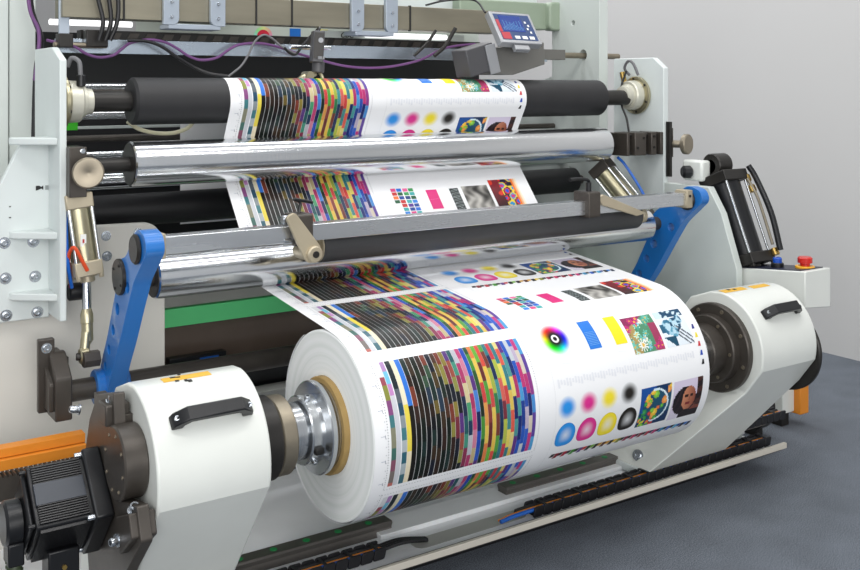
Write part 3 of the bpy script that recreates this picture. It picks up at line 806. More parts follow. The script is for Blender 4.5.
def nip_arm(x, label, right):
    t = thing('roller_bracket', label, 'bracket', (x, .27, 1.0), 'brackets carrying the dark grey roller')
    bm = newbm(); add_prism(bm, rcorner([(.205, .995), (.285, .995), (.285, 1.085), (.205, 1.085)], .010), 'x', x, x+.055); obj('clamp_block', bm, M_burn, t, bevel=.003)
    bm = newbm()
    if not right:
        add_prism(bm, rcorner(LEV, .012), 'y', .192, .204)
        for z in (1.07, 1.01): cy('knob', M_screw, t, (x-.03, .235, z), (x, .235, z), .013, 20, .003)
        cy('bearing_boss', M_tan, t, (.062, .180, .972), (.062, .285, .972), .024, 32, .004)
        cy('pin', M_black, t, (.062, .176, .972), (.062, .182, .972), .010, 20, .001)
        cy('bearing_boss', M_tan, t, (.06, .29, .972), (.115, .29, .972), .027, 32, .004)
    else:
        add_prism(bm, [(x+.05, 1.062), (x+.075, 1.072), (x+.29, .992), (x+.24, .985), (x+.07, 1.035)], 'y', .212, .223)
        cy('bearing_boss', M_tan, t, (1.463, .29, .972), (1.487, .29, .972), .027, 32, .004)
    obj('lever', bm, M_tan, t, bevel=.002)
    bm = newbm()
    if right: add_tube(bm, [(x+.03, .24, 1.08), (x+.03, .24, 1.12), (x-.02, .235, 1.13), (x-.07, .225, 1.13)], .006, 10); add_cyl(bm, (x+.03, .24, 1.08), (x+.03, .24, 1.115), .010, 16)
    else: add_tube(bm, [(x+.03, .25, 1.08), (x+.035, .25, 1.115), (x+.015, .25, 1.125), (x+.075, .25, 1.112)], .005, 8)
    obj('clamp_lever', bm, M_motor, t, label='black clamping lever')
    return t
nip_arm(.012, 'tan lever bracket at the left end of the dark grey roller', False)
nip_arm(1.135, 'bracket with black clamp handle near the right end of the dark grey roller', True)

PS = thing('pivot_shaft', 'dark steel pivot shaft running behind the paper roll between the blue arm feet', 'shaft', (.6, .72, .55))
cy('shaft', M_burn, PS, (-.52, .59, .578), (1.88, .59, .578), .031, 40, .002)
PB = thing('pivot_bearing', 'dark steel bearing bracket at the left end of the pivot shaft', 'bearing', (-.54, .62, .50))
bm = newbm(); add_prism(bm, rcorner([(-.590, .515), (-.545, .515), (-.545, .725), (-.590, .725)], .004), 'y', .632, .655); obj('mounting_lug', bm, M_burn, PB, bevel=.003)
bm = newbm(); add_prism(bm, rcorner([(.555, .505), (.655, .505), (.655, .685), (.63, .685), (.555, .625)], .008), 'x', -.562, -.515); obj('bearing_block', bm, M_burn, PB, bevel=.004)
bm = newbm(); add_prism(bm, rcorner([(.57, .53), (.64, .53), (.64, .65), (.57, .61)], .008), 'x', -.575, -.561); obj('cover_plate', bm, M_burn, PB, bevel=.003)
bx('stub', M_burn, PB, -.535, -.50, .655, .79, .54, .66, bevel=.002)
screw(PB, (-.568, .632, .70), (0, -1, .0), .010, .006)

# ================================================================== LEFT SIDE FRAME AND ROLLER BRACKET
FL = thing('side_frame', 'pale green-white machine side frame at left with bolted front panel', 'machine frame', (-.6, 1.3, 0), 'side frames of the machine')
bx('column', M_frame, FL, -1.30, -.578, 1.09, 1.60, 0, 2.3, bevel=.003)
bx('column', M_frame, FL, -.574, -.492, 1.10, 1.60, 0, 2.3, bevel=.003)
bm = newbm(); add_prism(bm, rcorner([(-1.1, 0), (-.164, 0), (-.164, .965), (-.205, 1.014), (-1.1, 1.03)], [0, 0, .02, .02, 0]), 'y', .79, .83); obj('front_panel', bm, M_beige, FL, bevel=.003)
bx('side_plate', M_frame, FL, -1.1, -.60, .83, 1.09, 0, 1.03, bevel=.002)
for (x, z) in ((-.353, .985), (-.350, .922), (-.252, .986)): screw(FL, (x, .79, z), (0, -1, 0), .0105, .006)
BL = thing('roller_mounting_plate', 'white ribbed mounting plate bolted at left, holding the roller ends', 'bracket', (-.53, .76, .75), 'mounting plates for the roller ends')
bm = newbm(); add_prism(bm, [(.634, .77), (.788, .77), (.788, 1.27), (.94, 1.285), (.94, 1.567), (.727, 1.567), (.634, 1.528)], 'x', -.531, -.511); obj('upright', bm, M_white2, BL, bevel=.003)
bm = newbm(); add_prism(bm, rcorner([(-.74, .76), (-.529, .76), (-.529, 1.29), (-.605, 1.293), (-.667, 1.165), (-.74, 1.09)], [0, .0, 0, .01, .01, 0]), 'y', .762, .788); obj('flange_plate', bm, M_white2, BL, bevel=.003)
for z in (1.290, 1.015, .835):
    bm = newbm(); add_prism(bm, [(-.530, .66), (-.530, .765), (-.645, .765), (-.635, .740)], 'z', z-.011, z+.011); obj('rib', bm, M_white2, BL, bevel=.004)
for (x, z) in ((-.656, .993), (-.575, .990), (-.653, .889), (-.57, .886), (-.651, .780), (-.564, .779)): screw(BL, (x, .762, z), (0, -1, 0), .0115, .006)
bm = newbm(); add_prism(bm, [(-.568, 1.141), (-.558, 1.144), (-.5525, 1.1465), (-.547, 1.142), (-.547, 1.155), (-.5525, 1.151), (-.558, 1.155), (-.568, 1.155)], 'y', .7605, .7622); obj('mark', bm, M_ink, BL, label='small dark printed mark', smooth=False)
bx('mark', M_faintink, BL, -.541, -.532, .7605, .7622, 1.142, 1.155, bevel=0)
for z in (1.098, 1.066): bx('mark', M_ink, BL, -.643, -.638, .7605, .7622, z-.0015, z+.0015, bevel=0)

def bearing_flange(label, x, d, c, loc_name='bearing_flange'):
    t = thing(loc_name, label, 'bearing', (x, *c), 'roller end bearings')
    bm = newbm(); add_lathe(bm, (x, *c), (d, 0, 0), [(0, 0), (0, .078), (.003, .081), (.012, .081), (.014, .078), (.014, .066), (.022, .064), (.022, 0)], 56); obj('flange_ring', bm, M_zinc, t, label='brass-coloured ring')
    bm = newbm(); add_lathe(bm, (x+d*.02, *c), (d, 0, 0), [(0, 0), (0, .064), (.035, .062), (.04, .058), (.04, .048), (.052, .046), (.055, .04), (.072, .038), (.074, .034), (.074, 0)], 56); obj('sensor_hub', bm, M_hub, t)
    for i in range(6):
        a = i*PI/3+.4; screw(t, (x+d*.014, c[0]+.072*math.cos(a), c[1]+.072*math.sin(a)), (d, 0, 0), .005, .004, washer=False, m=M_black)
    return t
B1 = bearing_flange('cream and brass bearing hub at the left end of the top black roller', -.510, 1, (.72, 1.405))
bm = newbm(); add_tube(bm, [(-.455, .70, 1.47), (-.455, .70, 1.495), (-.458, .705, 1.525), (-.475, .72, 1.535), (-.485, .73, 1.51)], .007, 10); obj('cable', bm, M_gcable, B1)
cy('cable_gland', M_motor, B1, (-.458, .68, 1.45), (-.458, .68, 1.485), .014, 12)
B2 = bearing_flange('cream bearing hub with copper cable at the right end of the top black roller', 1.90, -1, (.725, 1.415))
bm = newbm(); add_tube(bm, [(1.87, .74, 1.50), (1.85, .75, 1.53), (1.84, .72, 1.56), (1.84, .69, 1.55), (1.85, .67, 1.50)], .006, 10); obj('cable', bm, M_gcable, B2)
cy('cable_gland', M_brass, B2, (1.865, .765, 1.46), (1.865, .78, 1.515), .012, 12)

# adjuster blocks and knobs at both ends of the upper metal roller
AL = thing('roller_adjuster', 'dark steel adjuster with round knob at the left end of the upper metal roller', 'adjuster', (-.45, .6, 1.2), 'adjusters with round knobs')
bx('adjuster_block', M_burn, AL, -.512, -.463, .60, .70, 1.13, 1.275, bevel=.002)
bx('slide_block', M_black, AL, -.463, -.44, .61, .71, 1.16, 1.25, bevel=.003)
cy('spindle', M_nickel, AL, (-.474, .535, 1.205), (-.474, .60, 1.205), .016, 24)
bm = newbm(); add_lathe(bm, (-.474, .548, 1.205), (-.25, -1, 0), [(0, 0), (0, .040), (.004, .044), (.020, .044), (.024, .040), (.024, .004), (.022, 0)], 48); obj('knob', bm, M_nickel, AL, label='round satin metal knob')
screw(AL, (-.475, .60, 1.263), (0, -1, 0), .008, .003, washer=False)
AR = thing('roller_adjuster', 'dark steel adjuster with round knob at the right end of the upper metal roller', 'adjuster', (1.87, .6, 1.2), 'adjusters with round knobs')
for (a, b) in ((1.69, 1.705), (1.735, 1.80), (1.83, 1.86), (1.885, 1.90)): bx('adjuster_block', M_burn, AR, a, b, .575, .70, 1.168, 1.262, bevel=.003)
for (x, z) in ((1.75, 1.20), (1.785, 1.24), (1.845, 1.20), (1.845, 1.245)): screw(AR, (x, .575, z), (0, -1, 0), .006, .003, washer=False, m=M_black)
for z in (1.175, 1.25): cy('tie_rod', M_black, AR, (1.71, .60, z), (1.97, .60, z), .007, 12)
cy('clamp_nut', M_motor, AR, (1.70, .66, 1.215), (1.74, .66, 1.215), .040, 32, .005)
bx('end_plate', M_burn, AR, 1.918, 1.955, .57, .60, 1.155, 1.278, bevel=.002)
cy('spindle', M_nickel, AR, (1.96, .58, 1.210), (1.985, .54, 1.210), .016, 24)
bm = newbm(); add_lathe(bm, (1.985, .54, 1.210), (.25, -.97, 0), [(0, 0), (0, .038), (.004, .043), (.020, .043), (.024, .039), (.024, 0)], 48); obj('knob', bm, M_nickel, AR, label='round satin metal knob')
bx('slide_rail', M_black, AR, 1.912, 1.926, .55, .572, 1.075, 1.305, bevel=.001, label='long narrow black slide rail')

# ================================================================== RIGHT SIDE FRAME
FR = thing('side_frame', 'pale machine side frame at right with round holes behind the rollers', 'machine frame', (1.9, 1.2, 0), 'side frames of the machine')
bm = newbm(); add_prism_holes(bm, [(.905, .90), (1.6, .90), (1.6, 1.42), (1.225, 1.50), (1.225, 2.3), (.905, 2.3)], [(1.079, 1.743, .012), (1.012, 1.595, .024), (1.03, 1.46, .005), (1.30, 1.12, .03), (1.10, 1.02, .005), (1.10, 1.08, .005)], 1.85, 1.90); obj('upper_plate', bm, M_frame, FR, bevel=.002)
bm = newbm(); add_prism(bm, [(.20, 0), (1.62, 0), (1.62, .90), (.86, .90), (.86, 1.05), (.34, 1.05), (.275, .95), (.20, .74), (.20, .60)], 'x', 1.905, 1.94); obj('lower_plate', bm, M_frame, FR, bevel=.003)
BR = thing('roller_mounting_plate', 'white flat mounting plate with chamfered top at right, holding the roller ends', 'bracket', (1.92, .7, .97), 'mounting plates for the roller ends')
bm = newbm(); add_prism(bm, [(.575, .97), (.87, .97), (.87, 1.575), (.635, 1.575), (.575, 1.53)], 'x', 1.902, 1.93); obj('upright', bm, M_white2, BR, bevel=.003)

# ================================================================== PNEUMATIC CYLINDERS
def pneu(name, label, A, B, rod_end, r, sq, mtube, mcap, group, rods=True):
    """A top end cap, B lower end cap, rod runs on from B to rod_end"""
    A, B, E = V(A), V(B), V(rod_end)
    t = thing(name, label, 'pneumatic cylinder', tuple(A), group)
    d, a, b = frame_of(B-A); R3 = Matrix((a, b, d)).transposed()
    def boxat(nm, c, hx_, hy_, hz_, m, bev=.004):
        bm = newbm(); vs = add_box(bm, -hx_, hx_, -hy_, hy_, -hz_, hz_)
        for v in vs: v.co = V(c)+R3 @ v.co
        return obj(nm, bm, m, t, bevel=bev)
    cy('cylinder_tube', mtube, t, A, B, r, 48, .001)
    boxat('end_cap', A+d*.012, sq, sq, .022, mcap); boxat('end_cap', B-d*.012, sq, sq, .022, mcap)
    if rods:
        for i in (-1, 1):
            for j in (-1, 1):
                o = a*(i*sq*.82)+b*(j*sq*.82); cy('tie_rod', M_chrome, t, A+o, B+o, .0055, 12, 0)
                screw(t, B+o+d*.008, d, .007, .012, washer=False, m=mcap)
    cy('front_collar', mcap, t, B, B+d*.03, r*.6, 28, .003)
    if (E-B).length > .04: cy('piston_rod', M_chrome, t, B, E, r*.36, 24, .001)
    return t, d, a, b
e = V((-.462, .60, .745))
CLc, d, a, b = pneu('pneumatic_cylinder', 'silver pneumatic cylinder at left pushing down towards the blue arm', (-.478, .665, 1.125), (-.452, .645, .905), tuple(e), .036, .040, M_zinc, M_tan, 'pneumatic cylinders')
bm = newbm(); add_lathe(bm, e, (0, -.12, -1), [(-.06, 0), (-.06, .013), (-.045, .018), (-.02, .018), (-.018, .016), (.03, .016), (.05, 0)], 24); obj('lock_nut', bm, M_zinc, CLc)
bm = newbm(); add_cyl(bm, (-.488, .585, .675), (-.462, .585, .675), .024, 28, .004); add_cyl(bm, (-.474, .587, .68), (-.466, .596, .74), .014, 20); obj('rod_end', bm, M_zinc, CLc, label='rod eye joint')
cy('rod_pin', M_black, CLc, (-.498, .585, .675), (-.45, .575, .672), .011, 20, .002)
bx('label', M_labelw, CLc, -.476, -.460, .617, .621, .985, 1.02, bevel=0, label='white sticker with red mark'); bx('label_mark', M_redink, CLc, -.471, -.466, .6155, .618, .995, 1.006, bevel=0)
bm = newbm(); add_tube(bm, [(-.505, .66, 1.10), (-.510, .645, 1.07), (-.510, .64, 1.0), (-.506, .64, .93), (-.49, .66, .86)], .0055, 8); obj('blue_hose', bm, M_bluehose, CLc, label='blue air hose')
bm = newbm(); add_tube(bm, [(-.460, .605, .915), (-.475, .605, .945), (-.497, .61, .985), (-.505, .64, .95), (-.49, .67, .86)], .0055, 8); obj('red_hose', bm, M_redhose, CLc, label='orange air hose')
bm = newbm(); add_cyl(bm, (-.49, .70, .84), (-.45, .70, .84), .026, 32, .003); obj('hose_gland', bm, M_bcable, CLc)
CRs, *_ = pneu('pneumatic_cylinder', 'small silver pneumatic cylinder slanting behind the flat bar at right', (1.66, .70, 1.12), (1.74, .52, .90), (1.76, .44, .80), .040, .044, M_zinc, M_burn, 'pneumatic cylinders')
bm = newbm(); add_tube(bm, [(1.70, .64, 1.16), (1.73, .63, 1.13), (1.755, .58, 1.05), (1.77, .54, .98)], .006, 8); obj('blue_hose', bm, M_bluehose, CRs, label='blue air hose')
CRb, d, a, b = pneu('pneumatic_cylinder', 'large black pneumatic cylinder with chrome tie rods, above the push-button box', (2.02, .365, 1.085), (2.02, .225, .75), (2.02, .223, .74), .060, .070, M_motor, M_black, 'pneumatic cylinders')
cy('clevis', M_black, CRb, (1.985, .395, 1.13), (2.065, .395, 1.13), .048, 32, .004)
bm = newbm(); add_tube(bm, [(2.10, .30, 1.13), (2.11, .27, 1.08), (2.10, .19, .95), (2.085, .135, .81)], .012, 12); obj('air_line', bm, M_motor, CRb)
bm = newbm(); add_tube(bm, [(2.08, .29, 1.08), (2.085, .24, 1.0), (2.07, .16, .83)], .006, 10); obj('silver_line', bm, M_nickel, CRb)
for (y, z) in ((.30, 1.08), (.275, 1.04), (.165, .80)): cy('brass_fitting', M_brass, CRb, (2.09, y+.005, z+.012), (2.09, y-.008, z-.014), .015, 14, .002)
PBk = thing('pivot_block', 'white pivot block with black bolt beside the large black cylinder', 'bracket', (1.96, .45, 1.07))
bx('block', M_white, PBk, 1.93, 1.985, .395, .50, 1.065, 1.15, bevel=.010); cy('pivot_pin', M_burn, PBk, (1.985, .40, 1.125), (2.0, .40, 1.125), .03, 28)
cy('bolt', M_motor, PBk, (1.895, .47, 1.102), (1.932, .45, 1.102), .026, 24, .008)

# ================================================================== PUSH-BUTTON BOX
EB = thing('push_button_box', 'white control box with blue button and red emergency stop', 'control box', (2.03, .05, .66))
bm = newbm()
vs = [bm.verts.new(p) for p in ((1.955, -.07, .632), (2.11, -.07, .618), (2.11, .26, .640), (1.955, .26, .640), (1.955, -.07, .768), (2.11, -.07, .768), (2.11, .26, .735), (1.955, .26, .735))]
for f in ((0, 3, 2, 1), (4, 5, 6, 7), (0, 1, 5, 4), (1, 2, 6, 5), (2, 3, 7, 6), (3, 0, 4, 7)): bm.faces.new([vs[i] for i in f])
obj('enclosure', bm, M_white, EB, bevel=.004)
rt = Matrix.Rotation(math.atan2(-.033, .33), 3, 'X')
bm = newbm(); add_box(bm, 1.965, 2.10, -.045, .235, .7520, .7545, rot=rt); obj('face_plate', bm, mat('face_plate_navy', '#22263a', .4), EB)
cy('button', M_bplastic, EB, (2.02, .10, .757), (2.02, .10, .792), .017, 28, .004, label='blue push button'); cy('button_ring', M_motor, EB, (2.02, .10, .752), (2.02, .10, .772), .024, 28, .003)
cy('emergency_ring', M_yplastic, EB, (2.045, -.005, .762), (2.045, -.005, .772), .036, 40, .002, label='yellow ring')
bm = newbm(); add_lathe(bm, (2.045, -.005, .77), (0, 0, 1), [(0, 0), (0, .018), (.012, .018), (.014, .027), (.032, .027), (.036, .022), (.036, 0)], 36); obj('emergency_stop', bm, M_red, EB, label='red mushroom stop button')
bm = newbm(); add_tube(bm, [(1.98, .17, .65), (1.97, .20, .58), (1.95, .25, .45), (1.955, .24, .25)], .02, 12); obj('support_pipe', bm, M_white, EB)

# ================================================================== UPPER CROSS MEMBERS
T = thing('cross_beam', 'long greyish machined metal cross beam along the top edge', 'beam', (.6, 1.0, 1.67))
for x0, x1 in ((-.45, -.255), (-.253, .215), (.217, .355), (.357, .865), (.867, 1.32)): bx('beam_section', M_beam, T, x0, x1, .93, 1.02, 1.672, 1.765 if x0 > .2 else 1.83, bevel=.002)
for x in (-.254, .216, .356, .866): bx('joint_strip', M_ink, T, x-.003, x+.003, .926, .94, 1.668, 1.768, bevel=0)
def ubr(xs, label):
    t = thing('beam_bracket', label, 'bracket', ((xs[0]+xs[-1])/2, .92, 1.66), 'grey brackets on the top cross beam')
    for x, sgn in zip(xs, (1, -1)):
        pts = rcorner([(x-.027, 1.658), (x+.027, 1.658), (x+.027, 1.95), (x-.027, 1.95)], [.03 if sgn < 0 else .002, .03 if sgn > 0 else .002, 0, 0])
        bm = newbm(); add_prism(bm, pts, 'y', .908, .926); obj('leg', bm, M_alu2, t, bevel=.002)
        for z in (1.685, 1.735): screw(t, (x, .908, z), (0, -1, 0), .006, .007, washer=False, m=M_screw)
    bx('crosspiece', M_alu2, t, xs[0]-.01, xs[1]+.01, .91, 1.0, 1.645, 1.662, bevel=.002)
ubr((-.10, .065), 'grey two-legged bracket on the top beam, left of the photo sensor')
ubr((.62, .77), 'grey two-legged bracket on the top beam, between photo sensor and blue screen')
G = thing('end_beam', 'pale green cast beam with rounded end, behind the blue screen', 'beam', (1.6, 1.1, 1.7))
bx('beam', M_palegreen, G, 1.30, 1.80, 1.20, 1.26, 1.715, 1.84, bevel=.006)
bm = newbm(); add_prism(bm, rcorner([(1.79, 1.712), (1.895, 1.712), (1.895, 1.845), (1.79, 1.845)], .03), 'y', 1.17, 1.23); ge = obj('end_pad', bm, M_palegreen, G, bevel=.008)
for z in (1.74, 1.815): cy('bolt_hole', M_socket, ge, (1.865, 1.1685, z), (1.865, 1.18, z), .010, 20, 0)
RW = thing('rear_web', 'paper strip with red wheel, blue and yellow squares just under the top beam', 'paper', (.6, 1.2, 1.6))
bm = pbm(); L2 = bm.loops.layers.float_color['Col']
def rq(x0, x1, z0, z1, c, y, mi=1):
    f = bm.faces.new([bm.verts.new(p) for p in ((x0, y, z0), (x1, y, z0), (x1, y, z1), (x0, y, z1))]); f.material_index = mi
    for l in f.loops: l[L2] = (*c, 1)
rq(-.15, 1.35, 1.60, 1.78, H('#cfd8d0'), 1.13, 1)
rq(.445, .492, 1.642, 1.675, H('#2c78d4'), 1.1285); rq(.56, .61, 1.642, 1.675, H('#e8dc4a'), 1.1285)
for k in range(24):
    a0, a1 = PI*k/24, PI*(k+1)/24
    for r0, r1, c in ((0, .013, H('#b01c40')), (.013, .026, H('#e0304a')), (.026, .038, mixc(hsv((k/40+.9) % 1, .8, .9), H('#e8ece8'), .3))):
        P = [(.335+r0*math.cos(a0), r0*math.sin(a0)), (.335+r1*math.cos(a0), r1*math.sin(a0)), (.335+r1*math.cos(a1), r1*math.sin(a1)), (.335+r0*math.cos(a1), r0*math.sin(a1))]
        if r0 == 0: P = P[1:]; P[2:] = [(.335, 0)]
        f = bm.faces.new([bm.verts.new((x, 1.1282, 1.640+z)) for x, z in P]); f.material_index = 1
        for l in f.loops: l[L2] = (*c, 1)
obj('paper_strip', bm, [M_paper, M_print], RW, recalc=False, smooth=False)
# strip of black lettering near the middle
LT = bpy.data.curves.new('lettering', 'FONT'); LT.body = '\u25C0 CBC'; LT.body = 'CBC'; LT.size = .03; LT.shear = .3; LT.extrude = .001; LT.space_character = 1.0
lo = bpy.data.objects.new('lettering_tmp', LT); COL.objects.link(lo); lo.rotation_euler = (PI/2, 0, 0); lo.location = (.625, 1.056, 1.642)
bpy.context.view_layer.update()
dg = bpy.context.evaluated_depsgraph_get(); me = bpy.data.meshes.new_from_object(lo.evaluated_get(dg))
bm = newbm(); bm.from_mesh(me); bm.transform(lo.matrix_world); bpy.data.objects.remove(lo)
CR = thing('slotted_rail', 'dark slotted rail with pale upper edge running under the top beam', 'rail', (.5, 1.06, 1.6))
bx('upper_edge', M_frame, CR, .55, 1.22, 1.058, 1.075, 1.640, 1.668, bevel=.001); obj('lettering', bm, M_ink, CR, smooth=False, label='black letters CBC')
bx('rail_body', M_black, CR, -.36, 1.30, 1.05, 1.10, 1.605, 1.640, bevel=.001)
bm = newbm()
for k in range(26):
    x = -.33+k*.061; add_prism(bm, [(x, 1.612), (x+.035, 1.612), (x+.045, 1.632), (x+.012, 1.632)], 'y', 1.046, 1.052)
obj('slots', bm, M_burn, CR)
FB = thing('flat_bar', 'flat shiny aluminium bar crossing behind the photo sensor, ending in a rod', 'bar', (.6, 1.0, 1.58))
bx('bar', mat('satin_aluminium', '#c6d2de', .25, .85, rvar=.08, vscale=14, stretch=(.3, 1, 1)), FB, -.45, 1.62, .99, 1.03, 1.560, 1.607, bevel=.001); cy('end_rod', M_nickel, FB, (1.72, 1.01, 1.592), (2.07, 1.01, 1.592), .013, 24)
bx('end_piece', M_instr, FB, 1.42, 1.72, .985, 1.035, 1.570, 1.615, bevel=.001)
UF = thing('cross_girder', 'white enamelled girder high up behind the greyish top cross beam', 'girder', (.6, 1.35, 1.78))
bx('member', M_white2, UF, -.49, 1.85, 1.33, 1.40, 1.80, 1.90, bevel=.003)
bx('inner_strip', M_black, UF, -.49, 1.85, 1.33, 1.36, 1.765, 1.80, bevel=.001)
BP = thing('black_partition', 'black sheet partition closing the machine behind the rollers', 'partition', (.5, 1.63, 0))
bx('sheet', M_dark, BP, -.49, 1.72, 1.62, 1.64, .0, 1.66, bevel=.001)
# ---- rear bars and rollers
for i, (y, z, r, m, lab, x1) in enumerate(((.97, 1.36, .016, M_alu, 'slim metal tube behind the top black roller, at its lower left', .0), (.95, 1.452, .010, M_chrome, 'thin chrome rod behind the shaft of the top black roller', .3),
                                 (1.15, 1.215, .012, M_chrome, 'thin chrome rod level with the shaft of the upper metal roller', 1.84), (1.15, 1.123, .034, M_chrome, 'chrome tube low behind the upper metal roller', 1.84),
                                 (1.20, 1.27, .012, M_burn, 'thin dark rod above the chrome rods at the rear left', 1.84))):
    t = thing('rear_tube', lab, 'tube', (.6, y, z), 'metal tubes inside the machine')
    cy('tube', m, t, (-.46, y, z), (x1, y, z), r, 28, .001)
roller('guide_roller', 'slim metal roller hidden behind the top black roller, turning the paper', 'roller', -.1, 1.3, (1.06, 1.43), .0392, M_brushed, .015, -.49, 1.845, M_burn)
roller('rear_roller', 'black roller deep inside the machine above the left front panel', 'roller', -.45, 1.80, (1.02, 1.033), .055, M_dark, .02, -.49, 1.845, M_burn)
t = thing('green_plate', 'bright green plate glimpsed behind the left mounting plate', 'plate', (-.45, 1.3, 1.2)); bx('plate', M_limeg, t, -.45, -.33, 1.20, 1.22, 1.30, 1.33, bevel=.001)
t = thing('pale_strip', 'thin pale strip beside the green plate at the left rear', 'strip', (-.2, 1.3, 1.3)); bx('strip', M_frame, t, -.33, .1, 1.20, 1.212, 1.303, 1.313, bevel=.001)
GB = thing('green_beam', 'green painted cross beam low behind the paper roll', 'beam', (.6, 1.12, .6)); bx('beam', M_green, GB, -.49, 1.85, 1.10, 1.2, .596, .66, bevel=.002)
t = thing('upper_cover', 'light grey cover strip directly above the green beam', 'cover', (.6, 1.12, .66)); bx('cover', M_steelplate, t, -.49, 1.85, 1.11, 1.2, .664, .80, bevel=.002)
t = thing('bronze_cover', 'dark bronze cover below the green beam', 'cover', (.6, 1.13, .4)); bx('cover', M_brown, t, -.49, 1.85, 1.13, 1.22, .30, .592, bevel=.002)
cy('lower_roll', M_rubber, t, (-.49, 1.02, .42), (1.85, 1.02, .42), .06, 40)
t = thing('grey_base_beam', 'pale grey base beam behind the paper roll', 'beam', (.6, 1.0, .1)); bx('beam', M_steelplate, t, -.49, 1.85, .88, .96, .10, .38, bevel=.003)
t = thing('label_plate', 'small black component with blue label near the left front panel edge', 'component', (.1, 1.05, .45)); bx('body', M_motor, t, -.06, .15, 1.04, 1.08, .46, .50, bevel=.002); bx('blue_label', M_bluehose, t, .05, .12, 1.037, 1.041, .475, .49, bevel=0)
t = thing('orange_beam', 'orange painted beam with a toothed rack at far left', 'beam', (-.8, .5, .47)); bx('beam', M_orange, t, -1.2, -.50, .48, .52, .462, .486, bevel=.001)
bx('lower_flange', M_orange, t, -1.2, -.50, .465, .52, .432, .460, bevel=.001)
RK = thing('toothed_rack', 'dark toothed rack below the orange beam at far left', 'rack', (-.8, .45, .4))
bm = newbm(); pts = [(-1.2, .365), (-.52, .365), (-.52, .424)]
x = -.52
while x > -1.19:
    pts += [(x-.004, .432), (x-.008, .432), (x-.012, .424)]; x -= .012
pts.append((-1.2, .424)); add_prism(bm, pts, 'y', .43, .475); obj('rack', bm, M_burn, RK)
t = thing('left_deck_rail', 'pale steel rail below the toothed rack at far left', 'rail', (-.8, .4, .3)); bx('rail', M_deck, t, -1.2, -.55, .40, .46, .30, .335, bevel=.002)
for x in (-.93, -.80): cy('plug', M_greenplug, t, (x, .43, .335), (x, .43, .339), .014, 20, .001)

# ================================================================== SENSOR, SCREEN AND CABLES
PSn = thing('photo_sensor', 'small grey photo sensor clamped above the top black roller', 'sensor', (.39, .76, 1.5))
rz = Matrix.Rotation(math.radians(4), 3, 'Y') @ Matrix.Rotation(math.radians(-18), 3, 'Z')
bm = newbm(); add_box(bm, .355, .395, .74, .80, 1.535, 1.645, rot=rz); obj('sensor_body', bm, M_instr2, PSn, bevel=.003)
bm = newbm(); add_box(bm, .359, .391, .736, .742, 1.548, 1.638, rot=rz, piv=(.375, .77, 1.59)); fp = obj('face_plate', bm, M_black, PSn, label='black face plate')
bm = newbm(); add_lathe(bm, (.372, .738, 1.612), (-.2, -1, 0), [(0, 0), (0, .009), (.004, .009), (.004, 0)], 20); add_box(bm, .36, .385, .7335, .7365, 1.546, 1.556); obj('dial', bm, M_silverface, fp)
bm = newbm(); add_cyl(bm, (.378, .77, 1.50), (.380, .77, 1.54), .022, 24, .003); obj('lens_barrel', bm, M_instr2, PSn)
bm = newbm(); add_tube(bm, [(.30, .78, 1.465), (.32, .765, 1.485), (.345, .76, 1.49), (.365, .77, 1.495)], .010, 10); add_tube(bm, [(.385, .77, 1.50), (.392, .765, 1.485), (.395, .765, 1.47)], .006, 8); add_cyl(bm, (.335, .74, 1.49), (.335, .79, 1.49), .014, 16); obj('clamp', bm, M_zinc, PSn)
cy('rod', M_chrome, PSn, (.30, .83, 1.59), (.46, .83, 1.59), .008, 16)

SCN = thing('display_unit', 'grey measuring unit with tilted blue screen above the top roller', 'instrument', (1.08, .7, 1.5))
bm = newbm(); add_prism(bm, [(1.04, 1.497), (1.19, 1.497), (1.35, 1.54), (1.345, 1.628), (1.10, 1.60)], 'y', .69, .80); obj('body', bm, M_instr, SCN, bevel=.003)
bm = newbm(); add_box(bm, .945, 1.075, .655, .75, 1.50, 1.605, rot=Matrix.Rotation(math.radians(-15), 3, 'Y')); hb = obj('front_box', bm, M_instr2, SCN, bevel=.004)
bm = newbm(); add_box(bm, 1.035, 1.082, .649, .655, 1.50, 1.612, rot=Matrix.Rotation(math.radians(-15), 3, 'Y')); obj('silver_plate', bm, M_silverface, hb, bevel=.001)
# tilted screen panel: corners measured on the object
def panel(bm, c, ux, uy, n, w0, w1, h0, h1, t0, t1):
    vs = [bm.verts.new(c+ux*x+uy*y+n*z) for x in (w0, w1) for y in (h0, h1) for z in (t0, t1)]
    for f in ((0, 1, 3, 2), (4, 6, 7, 5), (0, 4, 5, 1), (2, 3, 7, 6), (0, 2, 6, 4), (1, 5, 7, 3)): bm.faces.new([vs[i] for i in f])
pc = V((1.172, .655, 1.678)); pux = V((1, -.02, -.02)).normalized(); puy = V((-.02, .58, .80)).normalized(); puy = (puy-pux*puy.dot(pux)).normalized(); pn = pux.cross(puy).normalized(); PK = 1.17
pux = pux*PK; puy = puy*PK
bm = newbm(); panel(bm, pc, pux, puy, pn, -.085, .085, -.065, .065, -.03, 0); sp_ = obj('screen_housing', bm, M_silverface, SCN, bevel=.003)
bm = newbm(); panel(bm, pc, pux, puy, pn, -.072, .074, -.052, .055, 0, .001); obj('membrane', bm, mat('membrane_blue', '#1c3a6c', .35), sp_)
def mscreen():
    m = bpy.data.materials.new('lit_screen'); m.use_nodes = True; b = m.node_tree.nodes['Principled BSDF']
    b.inputs['Base Color'].default_value = (*H('#0d2f7c'), 1); b.inputs['Emission Color'].default_value = (*H('#0f3f94'), 1); b.inputs['Emission Strength'].default_value = .12; b.inputs['Roughness'].default_value = .2
    return m
bm = newbm(); panel(bm, pc, pux, puy, pn, -.055, .035, -.018, .048, .001, .002); obj('screen', bm, mscreen(), sp_, label='lit dark blue screen')
bm = newbm()
